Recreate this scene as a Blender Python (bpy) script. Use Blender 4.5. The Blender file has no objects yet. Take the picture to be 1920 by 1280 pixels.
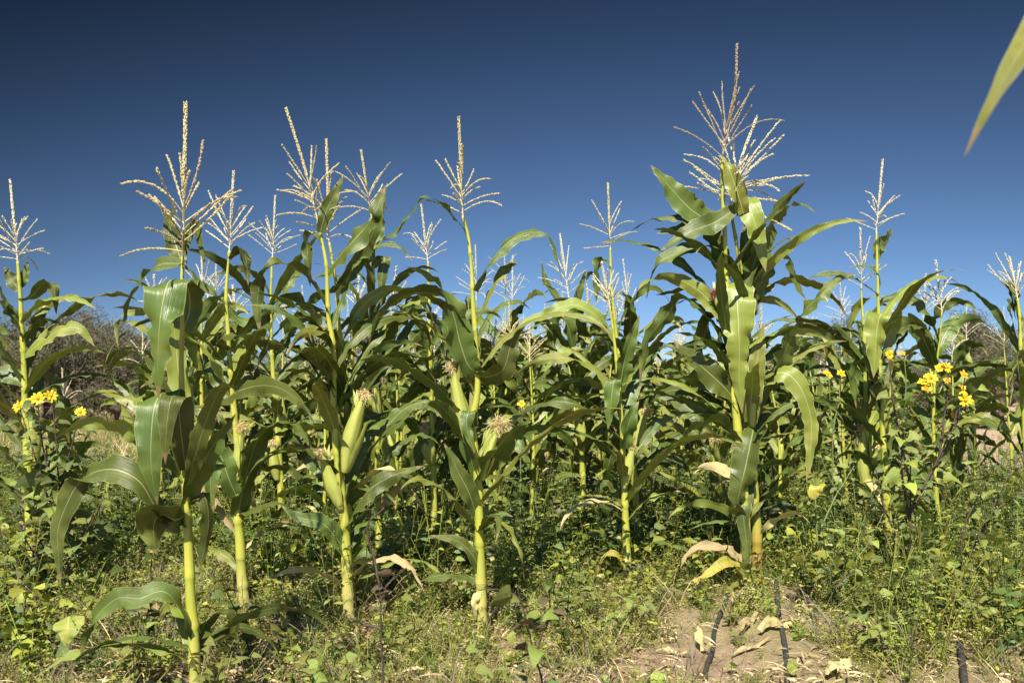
import bpy, math, random
import numpy as np
from mathutils import Vector
random.seed(7)
rng = np.random.default_rng(11)
scene = bpy.context.scene
COL = scene.collection
R = math.radians

# ------------------------------------------------------------------ camera, sky, sun
CAMH, FPX, PITCH = 0.85, 1700.0, R(3.37)
cd = bpy.data.cameras.new('camera'); cam = bpy.data.objects.new('camera', cd); COL.objects.link(cam)
cam.location = (0, 0, CAMH); cam.rotation_euler = (math.pi/2 + PITCH, 0, 0)
cd.sensor_width = 36; cd.lens = 36*FPX/1920; cd.clip_start = .05; cd.clip_end = 3000
cd.dof.use_dof = True; cd.dof.focus_distance = 3.6; cd.dof.aperture_fstop = 6.0
scene.camera = cam
SUN_EL, SUN_AZ = R(49), R(12)       # azimuth: degrees to the left of straight behind the camera
to_sun = Vector((-math.sin(SUN_AZ)*math.cos(SUN_EL), -math.cos(SUN_AZ)*math.cos(SUN_EL), math.sin(SUN_EL)))
sl = bpy.data.lights.new('sun', 'SUN'); sun = bpy.data.objects.new('sun', sl); COL.objects.link(sun)
sl.energy = 5.0; sl.angle = R(.53); sl.color = (1, .935, .79)
sun.rotation_euler = to_sun.to_track_quat('Z', 'Y').to_euler()
w = bpy.data.worlds.new('World'); scene.world = w; w.use_nodes = True
nt = w.node_tree; bg = nt.nodes['Background']
sky = nt.nodes.new('ShaderNodeTexSky'); sky.sky_type = 'NISHITA'; sky.sun_disc = False
sky.sun_elevation = SUN_EL; sky.sun_rotation = math.pi + SUN_AZ
sky.altitude = 3500; sky.air_density = 1.0; sky.dust_density = .9; sky.ozone_density = 5.5
# skylight seen through a polarising filter: the share it removes follows the scattering angle from the sun, over the whole dome
tcw = nt.nodes.new('ShaderNodeTexCoord'); dp = nt.nodes.new('ShaderNodeVectorMath'); dp.operation = 'DOT_PRODUCT'; dp.inputs[1].default_value = to_sun
nt.links.new(tcw.outputs['Generated'], dp.inputs[0])
def wm(op, a, b):
    n = nt.nodes.new('ShaderNodeMath'); n.operation = op
    for i, v in enumerate((a, b)):
        if isinstance(v, (int, float)): n.inputs[i].default_value = v
        else: nt.links.new(v, n.inputs[i])
    return n.outputs[0]
c2 = wm('MULTIPLY', dp.outputs['Value'], dp.outputs['Value'])
fac = wm('SUBTRACT', 1., wm('MULTIPLY', wm('DIVIDE', wm('SUBTRACT', 1., c2), wm('ADD', 1., c2)), .98))
tn = nt.nodes.new('ShaderNodeVectorMath'); tn.operation = 'MULTIPLY'; tn.inputs[1].default_value = (.92, .97, 1.0); nt.links.new(sky.outputs[0], tn.inputs[0])
vm = nt.nodes.new('ShaderNodeVectorMath'); vm.operation = 'SCALE'; nt.links.new(tn.outputs[0], vm.inputs[0]); nt.links.new(fac, vm.inputs['Scale'])
nt.links.new(vm.outputs[0], bg.inputs[0]); bg.inputs[1].default_value = .12
scene.view_settings.view_transform = 'Standard'; scene.view_settings.look = 'None'
scene.view_settings.exposure = .74; scene.view_settings.gamma = 1
scene.cycles.max_bounces = 6; scene.cycles.transparent_max_bounces = 4

def W(px, py, d):
    """the point of the place at distance d (metres ahead) seen at photo position px, py"""
    x = (px-960)/FPX; y = (640-py)/FPX
    dy = math.cos(PITCH) - y*math.sin(PITCH); dz = math.sin(PITCH) + y*math.cos(PITCH)
    return np.array((x*d/dy, d, CAMH + dz*d/dy))
def gnd(px, py):
    x = (px-960)/FPX; y = (640-py)/FPX
    dy = math.cos(PITCH) - y*math.sin(PITCH); dz = math.sin(PITCH) + y*math.cos(PITCH)
    t = -CAMH/dz
    return np.array((x*t, dy*t, 0.))

# ------------------------------------------------------------------ materials
def mat(name):
    m = bpy.data.materials.new(name); m.use_nodes = True
    return m, m.node_tree, m.node_tree.nodes['Principled BSDF']
def N(nt, typ, **kw):
    n = nt.nodes.new(typ)
    for k, v in kw.items():
        if k.startswith('i_'):
            n.inputs[int(k[2:])].default_value = v
        else: setattr(n, k, v)
    return n
def noise(nt, scale, detail=3, vec=None, rough=.55):
    n = N(nt, 'ShaderNodeTexNoise'); n.inputs['Scale'].default_value = scale
    n.inputs['Detail'].default_value = detail; n.inputs['Roughness'].default_value = rough
    if vec is not None: nt.links.new(vec, n.inputs['Vector'])
    return n
def ramp(nt, fac, stops):
    r = N(nt, 'ShaderNodeValToRGB'); cr = r.color_ramp
    while len(cr.elements) > 1: cr.elements.remove(cr.elements[0])
    cr.elements[0].position = stops[0][0]; cr.elements[0].color = (*stops[0][1], 1)
    for p, c in stops[1:]:
        e = cr.elements.new(p); e.color = (*c, 1)
    nt.links.new(fac, r.inputs[0]); return r
def mixc(nt, a, b, fac, mode='MIX'):
    m = N(nt, 'ShaderNodeMix'); m.data_type = 'RGBA'; m.blend_type = mode
    for s, v in ((m.inputs[0], fac), (m.inputs[6], a), (m.inputs[7], b)):
        if isinstance(v, (int, float)): s.default_value = v
        elif isinstance(v, tuple): s.default_value = (*v, 1)
        else: nt.links.new(v, s)
    return m.outputs[2]
def mth(nt, op, a, b=None, c=None):
    m = N(nt, 'ShaderNodeMath'); m.operation = op
    for i, v in enumerate((a, b, c)):
        if v is None: continue
        if isinstance(v, (int, float)): m.inputs[i].default_value = v
        else: nt.links.new(v, m.inputs[i])
    return m.outputs[0]
def translucent(nt, bs, col, amount, tint=(1., 1., .55)):
    out = [n for n in nt.nodes if n.type == 'OUTPUT_MATERIAL'][0]
    tr = N(nt, 'ShaderNodeBsdfTranslucent'); mx = N(nt, 'ShaderNodeMixShader'); mx.inputs[0].default_value = amount
    nt.links.new(mixc(nt, col, tint, 1., 'MULTIPLY'), tr.inputs[0])
    nt.links.new(bs.outputs[0], mx.inputs[1]); nt.links.new(tr.outputs[0], mx.inputs[2])
    nt.links.new(mx.outputs[0], out.inputs[0])

def leaf_mat(name, base, dark, rib, rough=.33, edge=None, blotch=None, trans=.11):
    m, nt, bs = mat(name)
    uv = N(nt, 'ShaderNodeUVMap'); sp = N(nt, 'ShaderNodeSeparateXYZ'); nt.links.new(uv.outputs[0], sp.inputs[0])
    u, v = sp.outputs[0], sp.outputs[1]
    oi = N(nt, 'ShaderNodeObjectInfo'); tc = N(nt, 'ShaderNodeTexCoord')
    geo = N(nt, 'ShaderNodeNewGeometry')
    n1 = noise(nt, 9, 4, geo.outputs['Position'])
    c = mixc(nt, dark, base, n1.outputs[0])
    hs = N(nt, 'ShaderNodeHueSaturation'); nt.links.new(c, hs.inputs['Color'])
    nt.links.new(mth(nt, 'MULTIPLY_ADD', oi.outputs['Random'], .035, .482), hs.inputs['Hue'])
    nt.links.new(mth(nt, 'MULTIPLY_ADD', oi.outputs['Random'], .45, .78), hs.inputs['Value'])
    c = hs.outputs[0]
    # long parallel veins: noise stretched along the blade
    mp = N(nt, 'ShaderNodeMapping'); nt.links.new(uv.outputs[0], mp.inputs[0]); mp.inputs['Scale'].default_value = (42, 1.2, 1)
    nv = noise(nt, 1., 2, mp.outputs[0])
    c = mixc(nt, c, (1.35, 1.32, 1.2), mth(nt, 'MULTIPLY', nv.outputs[0], .35), 'MULTIPLY')
    # pale midrib
    du = mth(nt, 'ABSOLUTE', mth(nt, 'SUBTRACT', u, .5))
    wv = mth(nt, 'MULTIPLY_ADD', v, -.022, .028)
    rm = mth(nt, 'MULTIPLY', mth(nt, 'SUBTRACT', 1., mth(nt, 'DIVIDE', du, wv)), 3.5)
    rm = N(nt, 'ShaderNodeClamp').inputs[0].node if False else rm
    cl = N(nt, 'ShaderNodeClamp'); nt.links.new(rm, cl.inputs[0])
    c = mixc(nt, c, rib, mth(nt, 'MULTIPLY', cl.outputs[0], .6))
    # pale dry margin
    if edge:
        ne = noise(nt, 30, 3, geo.outputs['Position'])
        em = mth(nt, 'GREATER_THAN', mth(nt, 'MULTIPLY_ADD', ne.outputs[0], .03, du), .501)
        c = mixc(nt, c, edge, mth(nt, 'MULTIPLY', em, .7))
    if blotch:
        nb = noise(nt, 14, 4, geo.outputs['Position'])
        bm = ramp(nt, mth(nt, 'ADD', nb.outputs[0], mth(nt, 'MULTIPLY', v, .22)), [(.68, (0, 0, 0)), (.95, (.75, .75, .75))])
        c = mixc(nt, c, blotch, bm.outputs[0])
    tipm = ramp(nt, mth(nt, 'ADD', v, mth(nt, 'MULTIPLY', n1.outputs[0], .12)), [(.985, (0, 0, 0)), (1.0, (1, 1, 1))])
    c = mixc(nt, c, (.3, .22, .1), mth(nt, 'MULTIPLY', tipm.outputs[0], .8))
    ns = noise(nt, 120, 2, geo.outputs['Position']); spk = ramp(nt, ns.outputs[0], [(.72, (0, 0, 0)), (.76, (1, 1, 1))])
    c = mixc(nt, c, (.32, .3, .14), mth(nt, 'MULTIPLY', spk.outputs[0], .45))
    nt.links.new(c, bs.inputs['Base Color'])
    rr = ramp(nt, n1.outputs[0], [(.3, (rough-.05,)*3), (.8, (rough+.16,)*3)])
    nt.links.new(rr.outputs[0], bs.inputs['Roughness']); bs.inputs['Specular IOR Level'].default_value = .5
    bp = N(nt, 'ShaderNodeBump'); bp.inputs['Strength'].default_value = .6; bp.inputs['Distance'].default_value = .003
    nt.links.new(nv.outputs[0], bp.inputs['Height']); nt.links.new(bp.outputs[0], bs.inputs['Normal'])
    translucent(nt, bs, c, trans)
    return m
M_LEAF = leaf_mat('maize leaf green', (.14, .18, .034), (.048, .078, .016), (.46, .5, .24), edge=(.34, .36, .12), blotch=(.22, .24, .05))
M_LEAFY = leaf_mat('maize leaf yellow green', (.25, .28, .05), (.16, .195, .032), (.6, .62, .3), edge=(.62, .6, .36), blotch=(.4, .36, .1))
M_LEAFYEL = leaf_mat('maize leaf yellow', (.5, .38, .05), (.28, .3, .05), (.6, .55, .25), edge=(.5, .3, .1), blotch=(.45, .2, .06))
M_DRY = leaf_mat('maize leaf dry', (.58, .49, .24), (.44, .34, .15), (.75, .65, .42), rough=.7, trans=.1, blotch=(.42, .31, .13))
M_BROAD = leaf_mat('weed leaf green', (.15, .2, .06), (.085, .12, .035), (.25, .33, .12), rough=.5, blotch=(.22, .22, .05))
M_BROADY = leaf_mat('weed leaf yellowing', (.36, .4, .06), (.17, .25, .05), (.45, .48, .15), rough=.5, blotch=(.55, .4, .07))
M_BROADL = leaf_mat('weed leaf lime', (.25, .29, .06), (.15, .19, .04), (.35, .4, .13), rough=.5)
M_PURP = leaf_mat('weed leaf purple', (.16, .08, .08), (.11, .11, .04), (.3, .2, .18), rough=.5)

def simple(name, a, b, scale, rough=.6, stretch=None, bump=0, trans=0, hue=.0, val=.3):
    m, nt, bs = mat(name)
    geo = N(nt, 'ShaderNodeNewGeometry'); vec = geo.outputs['Position']
    if stretch:
        mp = N(nt, 'ShaderNodeMapping'); nt.links.new(vec, mp.inputs[0]); mp.inputs['Scale'].default_value = stretch; vec = mp.outputs[0]
    n = noise(nt, scale, 4, vec); rp = ramp(nt, n.outputs[0], [(.32, a), (.68, b)])
    oi = N(nt, 'ShaderNodeObjectInfo'); hs = N(nt, 'ShaderNodeHueSaturation'); nt.links.new(rp.outputs[0], hs.inputs['Color'])
    nt.links.new(mth(nt, 'MULTIPLY_ADD', oi.outputs['Random'], hue, .5-hue/2), hs.inputs['Hue'])
    nt.links.new(mth(nt, 'MULTIPLY_ADD', oi.outputs['Random'], val, 1-val/2), hs.inputs['Value'])
    nt.links.new(hs.outputs[0], bs.inputs['Base Color']); bs.inputs['Roughness'].default_value = rough
    if bump:
        bp = N(nt, 'ShaderNodeBump'); bp.inputs['Strength'].default_value = bump; bp.inputs['Distance'].default_value = .004
        nt.links.new(n.outputs[0], bp.inputs['Height']); nt.links.new(bp.outputs[0], bs.inputs['Normal'])
    if trans: translucent(nt, bs, hs.outputs[0], trans)
    return m
def stalk_mat(name, lo, hi, foot):
    m, nt, bs = mat(name)
    uv = N(nt, 'ShaderNodeUVMap'); sp = N(nt, 'ShaderNodeSeparateXYZ'); nt.links.new(uv.outputs[0], sp.inputs[0])
    geo = N(nt, 'ShaderNodeNewGeometry')
    mp = N(nt, 'ShaderNodeMapping'); nt.links.new(geo.outputs['Position'], mp.inputs[0]); mp.inputs['Scale'].default_value = (1, 1, .05)
    n = noise(nt, 260, 3, mp.outputs[0]); n2 = noise(nt, 11, 3, geo.outputs['Position'])
    c = mixc(nt, lo, hi, n2.outputs[0]); c = mixc(nt, c, (.68, .74, .45), mth(nt, 'MULTIPLY', n.outputs[0], .5), 'MULTIPLY')
    fr = ramp(nt, mth(nt, 'ADD', sp.outputs[1], mth(nt, 'MULTIPLY', n2.outputs[0], .1)), [(.08, (1, 1, 1)), (.24, (0, 0, 0))])
    c = mixc(nt, c, foot, mth(nt, 'MULTIPLY', fr.outputs[0], .85))
    # uv.x runs 0..1 along each internode: greener sheath towards its collar, dark scar at the joint
    u = sp.outputs[0]
    jt = ramp(nt, u, [(.0, (.8, .8, .8)), (.035, (0, 0, 0)), (.96, (0, 0, 0)), (.985, (1, 1, 1))])
    gr = ramp(nt, u, [(.3, (0, 0, 0)), (.95, (1, 1, 1))])
    c = mixc(nt, c, (.62, .78, .55), mth(nt, 'MULTIPLY', gr.outputs[0], .55), 'MULTIPLY')
    c = mixc(nt, c, (.2, .19, .07), mth(nt, 'MULTIPLY', jt.outputs[0], .75))
    ns = noise(nt, 70, 5, geo.outputs['Position'], .7); st = ramp(nt, ns.outputs[0], [(.6, (0, 0, 0)), (.7, (1, 1, 1))])
    c = mixc(nt, c, (.34, .26, .12), mth(nt, 'MULTIPLY', st.outputs[0], .7))
    nt.links.new(c, bs.inputs['Base Color']); bs.inputs['Roughness'].default_value = .42
    bp = N(nt, 'ShaderNodeBump'); bp.inputs['Strength'].default_value = .5; bp.inputs['Distance'].default_value = .0015
    nt.links.new(n.outputs[0], bp.inputs['Height']); nt.links.new(bp.outputs[0], bs.inputs['Normal'])
    bs.inputs['Subsurface Weight'].default_value = .0
    return m
M_STALK = stalk_mat('maize stalk', (.37, .4, .055), (.62, .57, .1), (.56, .47, .2))
M_STALKR = stalk_mat('maize stalk red foot', (.31, .34, .055), (.54, .48, .1), (.42, .14, .045))
M_HUSK = stalk_mat('maize husk', (.36, .4, .08), (.56, .54, .15), (.5, .5, .14))
M_TASS = simple('maize tassel', (.6, .5, .22), (.82, .72, .42), 160, .6, val=.25, trans=.15)
M_TASSD = simple('maize tassel dark', (.34, .26, .15), (.6, .48, .3), 160, .6, trans=.1)
M_TASSP = simple('maize tassel pale', (.68, .6, .38), (.88, .82, .6), 160, .6, val=.25, trans=.15)
M_SILK = simple('maize silk', (.62, .45, .2), (.9, .78, .46), 60, .5, trans=.25)
M_SILKP = simple('maize silk purple', (.35, .12, .12), (.5, .25, .2), 60, .5, trans=.2)
M_PETAL = simple('petal', (.92, .62, .008), (.95, .72, .015), 40, .5, trans=.25, val=.15)
M_PETALO = simple('petal orange', (.8, .36, .015), (.9, .52, .02), 40, .5, trans=.2, val=.15)
M_DISC = simple('flower disc', (.5, .22, .01), (.75, .42, .02), 300, .8, bump=.8)
M_STEM = simple('weed stem', (.12, .16, .05), (.22, .26, .09), 40, .6)
M_STEMP = simple('weed stem purple', (.05, .035, .03), (.11, .07, .05), 40, .6)
M_BARK = simple('bark', (.07, .05, .035), (.16, .12, .085), 5, .9, bump=.6)
M_CROWN = simple('mesquite leaves', (.08, .084, .04), (.165, .16, .078), .9, .8, trans=.15, val=.2, hue=.02)
M_TWIG = simple('twigs', (.13, .11, .08), (.25, .21, .15), 2, .9)
M_TUBE = simple('black drip tube', (.02, .02, .023), (.09, .08, .07), 70, .6, bump=.2, val=.05)
M_ROCK = simple('clods', (.2, .13, .08), (.36, .25, .16), 30, .95, bump=.6)
M_DRYBIT = simple('dry litter', (.4, .28, .14), (.7, .56, .33), 25, .8, val=.5)
M_GRASS = simple('grass blades', (.15, .21, .035), (.31, .36, .07), 12, .55, trans=.2, hue=.04, val=.5)
M_WA = simple('weed bright', (.22, .26, .035), (.42, .42, .07), 7, .5, trans=.2, hue=.04, val=.5)
M_WB = simple('weed deep', (.06, .092, .02), (.13, .175, .038), 7, .5, trans=.2, hue=.03, val=.5)
M_WC = simple('weed olive', (.24, .225, .065), (.4, .355, .125), 9, .7, trans=.15, hue=.03, val=.4)
M_WHITE = simple('tiny white flowers', (.5, .5, .3), (.65, .65, .4), 9, .7)

# ------------------------------------------------------------------ mesh builder
class MB:
    def __init__(s): s.v = []; s.uv = []; s.q = []; s.t = []; s.n = 0; s.qm = []; s.tm = []
    def add(s, v, uv, quads=None, tris=None, mi=0):
        v = np.asarray(v, float).reshape(-1, 3)
        uv = np.zeros((len(v), 2)) if uv is None else np.asarray(uv, float).reshape(-1, 2)
        s.v.append(v); s.uv.append(uv)
        if quads is not None and len(quads): s.q.append(np.asarray(quads, int)+s.n); s.qm.append(np.full(len(quads), mi))
        if tris is not None and len(tris): s.t.append(np.asarray(tris, int)+s.n); s.tm.append(np.full(len(tris), mi))
        s.n += len(v)
    def mesh(s, name, mats, origin=(0, 0, 0), smooth=True):
        me = bpy.data.meshes.new(name)
        V = np.concatenate(s.v) - np.asarray(origin); UV = np.concatenate(s.uv)
        Q = np.concatenate(s.q) if s.q else np.zeros((0, 4), int); T = np.concatenate(s.t) if s.t else np.zeros((0, 3), int)
        me.vertices.add(len(V)); me.vertices.foreach_set('co', V.astype(np.float32).ravel())
        li = np.concatenate([Q.ravel(), T.ravel()]).astype(np.int32)
        me.loops.add(len(li)); me.loops.foreach_set('vertex_index', li)
        ls = np.concatenate([np.arange(len(Q))*4, len(Q)*4+np.arange(len(T))*3]).astype(np.int32)
        me.polygons.add(len(ls)); me.polygons.foreach_set('loop_start', ls)
        me.polygons.foreach_set('use_smooth', np.full(len(ls), smooth))
        mi = np.concatenate(([*s.qm] if s.qm else [np.zeros(0, int)]) + ([*s.tm] if s.tm else [np.zeros(0, int)])).astype(np.int32)
        u = me.uv_layers.new(name='UVMap'); u.data.foreach_set('uv', UV[li].astype(np.float32).ravel())
        for m in (mats if isinstance(mats, (list, tuple)) else [mats]): me.materials.append(m)
        me.polygons.foreach_set('material_index', mi)
        me.update(calc_edges=True); me.validate(); return me
    def obj(s, name, mats, parent=None, smooth=True, link=True):
        org = np.array(parent.location) if parent is not None and parent.type == 'EMPTY' else np.zeros(3)
        p = parent
        if parent is not None and parent.type != 'EMPTY': org = np.array(parent['_org']) if '_org' in parent else np.zeros(3)
        o = bpy.data.objects.new(name, s.mesh(name, mats, org, smooth))
        if link: COL.objects.link(o)
        if p is not None: o.parent = p
        return o
ORG = {}
def pobj(mb, name, mats, root, parent=None, smooth=True):
    """mesh part whose vertices are given in world space; root is the thing's Empty"""
    o = bpy.data.objects.new(name, mb.mesh(name, mats, np.array(root.location), smooth)); COL.objects.link(o)
    o.parent = parent or root; return o
def tag(o, label=None, cat=None, group=None, kind=None):
    if label: o['label'] = label
    if cat: o['category'] = cat
    if group: o['group'] = group
    if kind: o['kind'] = kind
    return o
def empty(name, loc):
    o = bpy.data.objects.new(name, None); COL.objects.link(o); o.location = tuple(loc); o.empty_display_size = .05; return o

def spline(P, n):
    P = np.asarray(P, float); k = len(P)
    if k == 2: return P[0] + (P[1]-P[0])*np.linspace(0, 1, n)[:, None]
    E = np.vstack([2*P[0]-P[1], P, 2*P[-1]-P[-2]]); out = []
    for i in range(k-1):
        p0, p1, p2, p3 = E[i:i+4]; t = np.linspace(0, 1, 24, endpoint=(i == k-2))[:, None]
        out.append(.5*((2*p1)+(-p0+p2)*t+(2*p0-5*p1+4*p2-p3)*t*t+(-p0+3*p1-3*p2+p3)*t**3))
    C = np.vstack(out); s = np.concatenate([[0], np.cumsum(np.linalg.norm(np.diff(C, axis=0), axis=1))])
    q = np.linspace(0, s[-1], n)
    return np.stack([np.interp(q, s, C[:, j]) for j in range(C.shape[1])], 1)
def unit(v): return v/np.maximum(np.linalg.norm(v, axis=-1, keepdims=True), 1e-9)
def tube(mb, P, rad, seg=8, u=None, v=None, mi=0, cap=True, wob=0):
    P = np.asarray(P, float); n = len(P); rad = np.broadcast_to(rad, (n,))
    T = unit(np.gradient(P, axis=0)); ref = np.array((0, 1., 0)) if abs(T[:, 1]).mean() < .8 else np.array((1., 0, 0))
    A = unit(np.cross(T, ref)); B = np.cross(T, A)
    th = np.linspace(0, 2*np.pi, seg, endpoint=False)
    V = P[:, None]+(A[:, None]*np.cos(th)[None, :, None]+B[:, None]*np.sin(th)[None, :, None])*rad[:, None, None]
    uu = np.zeros(n) if u is None else u; vv = np.linspace(0, 1, n) if v is None else v
    UV = np.stack([np.repeat(uu[:, None], seg, 1), np.repeat(vv[:, None], seg, 1)], -1)
    i = np.arange(n-1)[:, None]*seg; j = np.arange(seg)[None]; j2 = (j+1) % seg
    Q = np.stack([i+j, i+j2, i+seg+j2, i+seg+j], -1).reshape(-1, 4)
    tr = None
    V = V.reshape(-1, 3); UV = UV.reshape(-1, 2)
    if cap:
        V = np.vstack([V, P[-1:], P[:1]]); UV = np.vstack([UV, [[0, 1]], [[0, 0]]]); c = n*seg; b = (n-1)*seg
        tr = [(b+k, b+(k+1) % seg, c) for k in range(seg)]+[((k+1) % seg, k, c+1) for k in range(seg)]
    mb.add(V, UV, Q, tr, mi)
def wprof(s, kind='maize'):
    if kind == 'maize':
        return np.minimum(1, .5+1.7*s)*(1-np.clip((s-.3)/.7, 0, 1)**1.8)*(1-.0*s)+.012
    if kind == 'oval': return np.sqrt(np.clip(1-(2*s-1)**2, 0, 1))*.97+.03
    if kind == 'heart': return np.clip(np.sqrt(np.clip(s*9, 0, 1))*(1-s**1.6), 0, 1)+.02
def ribbon(mb, P, side, width, na=6, fold=.25, ruf=.12, kind='maize', seed=0, mi=0, freq=None, curl=0, nick=0, wav=0.):
    r = np.random.default_rng(seed); n = len(P); s = np.linspace(0, 1, n)
    T = unit(np.gradient(P, axis=0)); S = unit(side-(side*T).sum(1, keepdims=True)*T)
    # keep the side vector continuous
    for i in range(1, n):
        if (S[i]*S[i-1]).sum() < 0: S[i] = -S[i]
    if wav:
        an = wav*(np.sin(s*r.uniform(7, 13)+r.uniform(0, 6))+.6*np.sin(s*r.uniform(16, 26)+r.uniform(0, 6)))*np.clip(s*5, 0, 1)
        S = S*np.cos(an)[:, None]+np.cross(T, S)*np.sin(an)[:, None]
    Nn = np.cross(S, T); w_ = width*wprof(s, kind)/2
    L = np.linalg.norm(np.diff(P, axis=0), axis=1).sum()
    f = freq if freq else max(2, L/.11)
    a = np.linspace(-1, 1, na+1); V = np.zeros((n, na+1, 3)); UV = np.zeros((n, na+1, 2))
    ph = r.uniform(0, 6.28, 4); fj = r.uniform(.8, 1.2, 2)
    for k, x in enumerate(a):
        sg = 0 if x < 0 else 1
        rf = ruf*width*abs(x)**1.6*(np.sin(6.28*f*fj[sg]*s+ph[sg])*.6+.5*np.sin(6.28*f*1.9*s+ph[2+sg]))*np.clip(s*6, 0, 1)*np.clip((1-s)*4, 0, 1)
        ww = w_*(1+.05*np.sin(6.28*f*1.3*s+ph[sg]))
        if nick and abs(x) == 1: ww = ww*(1-nick*np.clip(r.normal(0, 1, n), 0, 2))
        V[:, k] = P + S*(x*ww*(1-.12*fold*abs(x)))[:, None] + Nn*(fold*abs(x)*ww+rf-curl*ww*x*x)[:, None]
        UV[:, k, 0] = (x+1)/2; UV[:, k, 1] = s
    m = na+1; i = np.arange(n-1)[:, None]*m; j = np.arange(na)[None]
    Q = np.stack([i+j, i+j+1, i+m+j+1, i+m+j], -1).reshape(-1, 4)
    mb.add(V.reshape(-1, 3), UV.reshape(-1, 2), Q, None, mi)
def spikelets(mb, P, r0, size, per=2, seed=0, mi=0, taper=True, out=.45):
    """grain-like spikelets along the line P"""
    r = np.random.default_rng(seed); n = len(P); L = np.linalg.norm(np.diff(P, axis=0), axis=1).sum()
    cnt = max(4, int(L/size*per*1.0)); t = np.sort(r.uniform(.04, 1, cnt)) if per > 2 else np.linspace(.05, 1, cnt)
    idx = t*(n-1); C = np.stack([np.interp(idx, np.arange(n), P[:, j]) for j in range(3)], 1)
    T = unit(np.gradient(P, axis=0)); D = unit(np.stack([np.interp(idx, np.arange(n), T[:, j]) for j in range(3)], 1))
    rv = unit(np.cross(D, r.normal(0, 1, (cnt, 3)))); ax = unit(D+rv*out*r.uniform(.6, 1.4, (cnt, 1)))
    s1 = unit(np.cross(ax, D+.01)); s2 = np.cross(ax, s1)
    sz = size*r.uniform(.8, 1.25, cnt)[:, None]; wd = sz*.19
    b = C+rv*r0; mid = b+ax*sz*.45; tip = b+ax*sz
    V = np.stack([b, mid+s1*wd, mid+s2*wd, mid-s1*wd, mid-s2*wd, tip], 1).reshape(-1, 3)
    F = np.array([(0, 2, 1), (0, 3, 2), (0, 4, 3), (0, 1, 4), (5, 1, 2), (5, 2, 3), (5, 3, 4), (5, 4, 1)])
    tr = (np.arange(cnt)[:, None, None]*6+F[None]).reshape(-1, 3)
    mb.add(V, None, None, tr, mi)

# ------------------------------------------------------------------ ground
def hnoise(x, y):
    return (np.sin(x*5.1+1.3)*np.cos(y*4.3+.7)*.012+np.sin(x*11.7+y*7.1)*.007+np.sin(x*23.+2*np.sin(y*17))*np.cos(y*21)*.0045
            + np.sin(x*2.1+y*1.3+.5)*.018)
def ground_z(x, y):
    f = np.clip((11-y)/5, 0, 1)*np.clip(y/1., 0, 1)
    row = .03*np.exp(-((y-3.75)/.3)**2)
    return (hnoise(x, y)+row)*f
def gz(p): return float(ground_z(np.array(p[0]), np.array(p[1])))
mb = MB()
xs = np.concatenate([[-900, -400, -150, -60, -30, -18, -11], np.linspace(-7, 7, 380), [11, 18, 30, 60, 150, 400, 900]])
ys = np.concatenate([[-900, -300, -60, -10, -2], np.linspace(.5, 7, 240), np.linspace(7.2, 12, 40), [15, 20, 30, 60, 150, 400, 900]])
GX, GY = np.meshgrid(xs, ys); GZ = ground_z(GX, GY) + rng.normal(0, .0025, GX.shape)*((GY > .4) & (GY < 8) & (abs(GX) < 7.1))
i = np.arange(len(ys)-1)[:, None]*len(xs); j = np.arange(len(xs)-1)[None]
mb.add(np.stack([GX, GY, GZ], -1).reshape(-1, 3), None, np.stack([i+j, i+j+1, i+len(xs)+j+1, i+len(xs)+j], -1).reshape(-1, 4))
m, nt, bs = mat('soil'); geo = N(nt, 'ShaderNodeNewGeometry')
n1 = noise(nt, 1.3, 6, geo.outputs['Position']); n2 = noise(nt, 16, 6, geo.outputs['Position'], .7); n3 = noise(nt, 90, 4, geo.outputs['Position'], .7)
soil = ramp(nt, n2.outputs[0], [(.3, (.2, .135, .08)), (.55, (.36, .26, .16)), (.75, (.48, .36, .23))])
dryg = ramp(nt, n3.outputs[0], [(.35, (.16, .17, .05)), (.6, (.34, .29, .13)), (.75, (.5, .4, .22))])
mk = ramp(nt, n1.outputs[0], [(.42, (.0, .0, .0)), (.6, (.7, .7, .7))])
c = mixc(nt, soil.outputs[0], dryg.outputs[0], mk.outputs[0]); nt.links.new(c, bs.inputs['Base Color']); bs.inputs['Roughness'].default_value = .95
bp = N(nt, 'ShaderNodeBump'); bp.inputs['Strength'].default_value = .9; bp.inputs['Distance'].default_value = .012
nt.links.new(n3.outputs[0], bp.inputs['Height']); nt.links.new(bp.outputs[0], bs.inputs['Normal'])
tag(mb.obj('ground', m), kind='structure')
mb = MB()
PT = [(5.3, 10.6), (9.6, 10.6), (8.6, 17), (15.6, 17), (16.4, 32), (33, 32), (46.5, 90), (95, 90)]
mb.add([(x, y, .012) for x, y in PT], None, [(0, 1, 3, 2), (2, 3, 5, 4), (4, 5, 7, 6)])
m, nt, bs = mat('track dirt'); geo = N(nt, 'ShaderNodeNewGeometry'); n2 = noise(nt, 1.5, 8, geo.outputs['Position'], .65)
rp = ramp(nt, n2.outputs[0], [(.3, (.34, .24, .14)), (.7, (.52, .4, .26))]); nt.links.new(rp.outputs[0], bs.inputs['Base Color']); bs.inputs['Roughness'].default_value = .95
tag(mb.obj('dirt_path', m), kind='structure')

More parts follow.
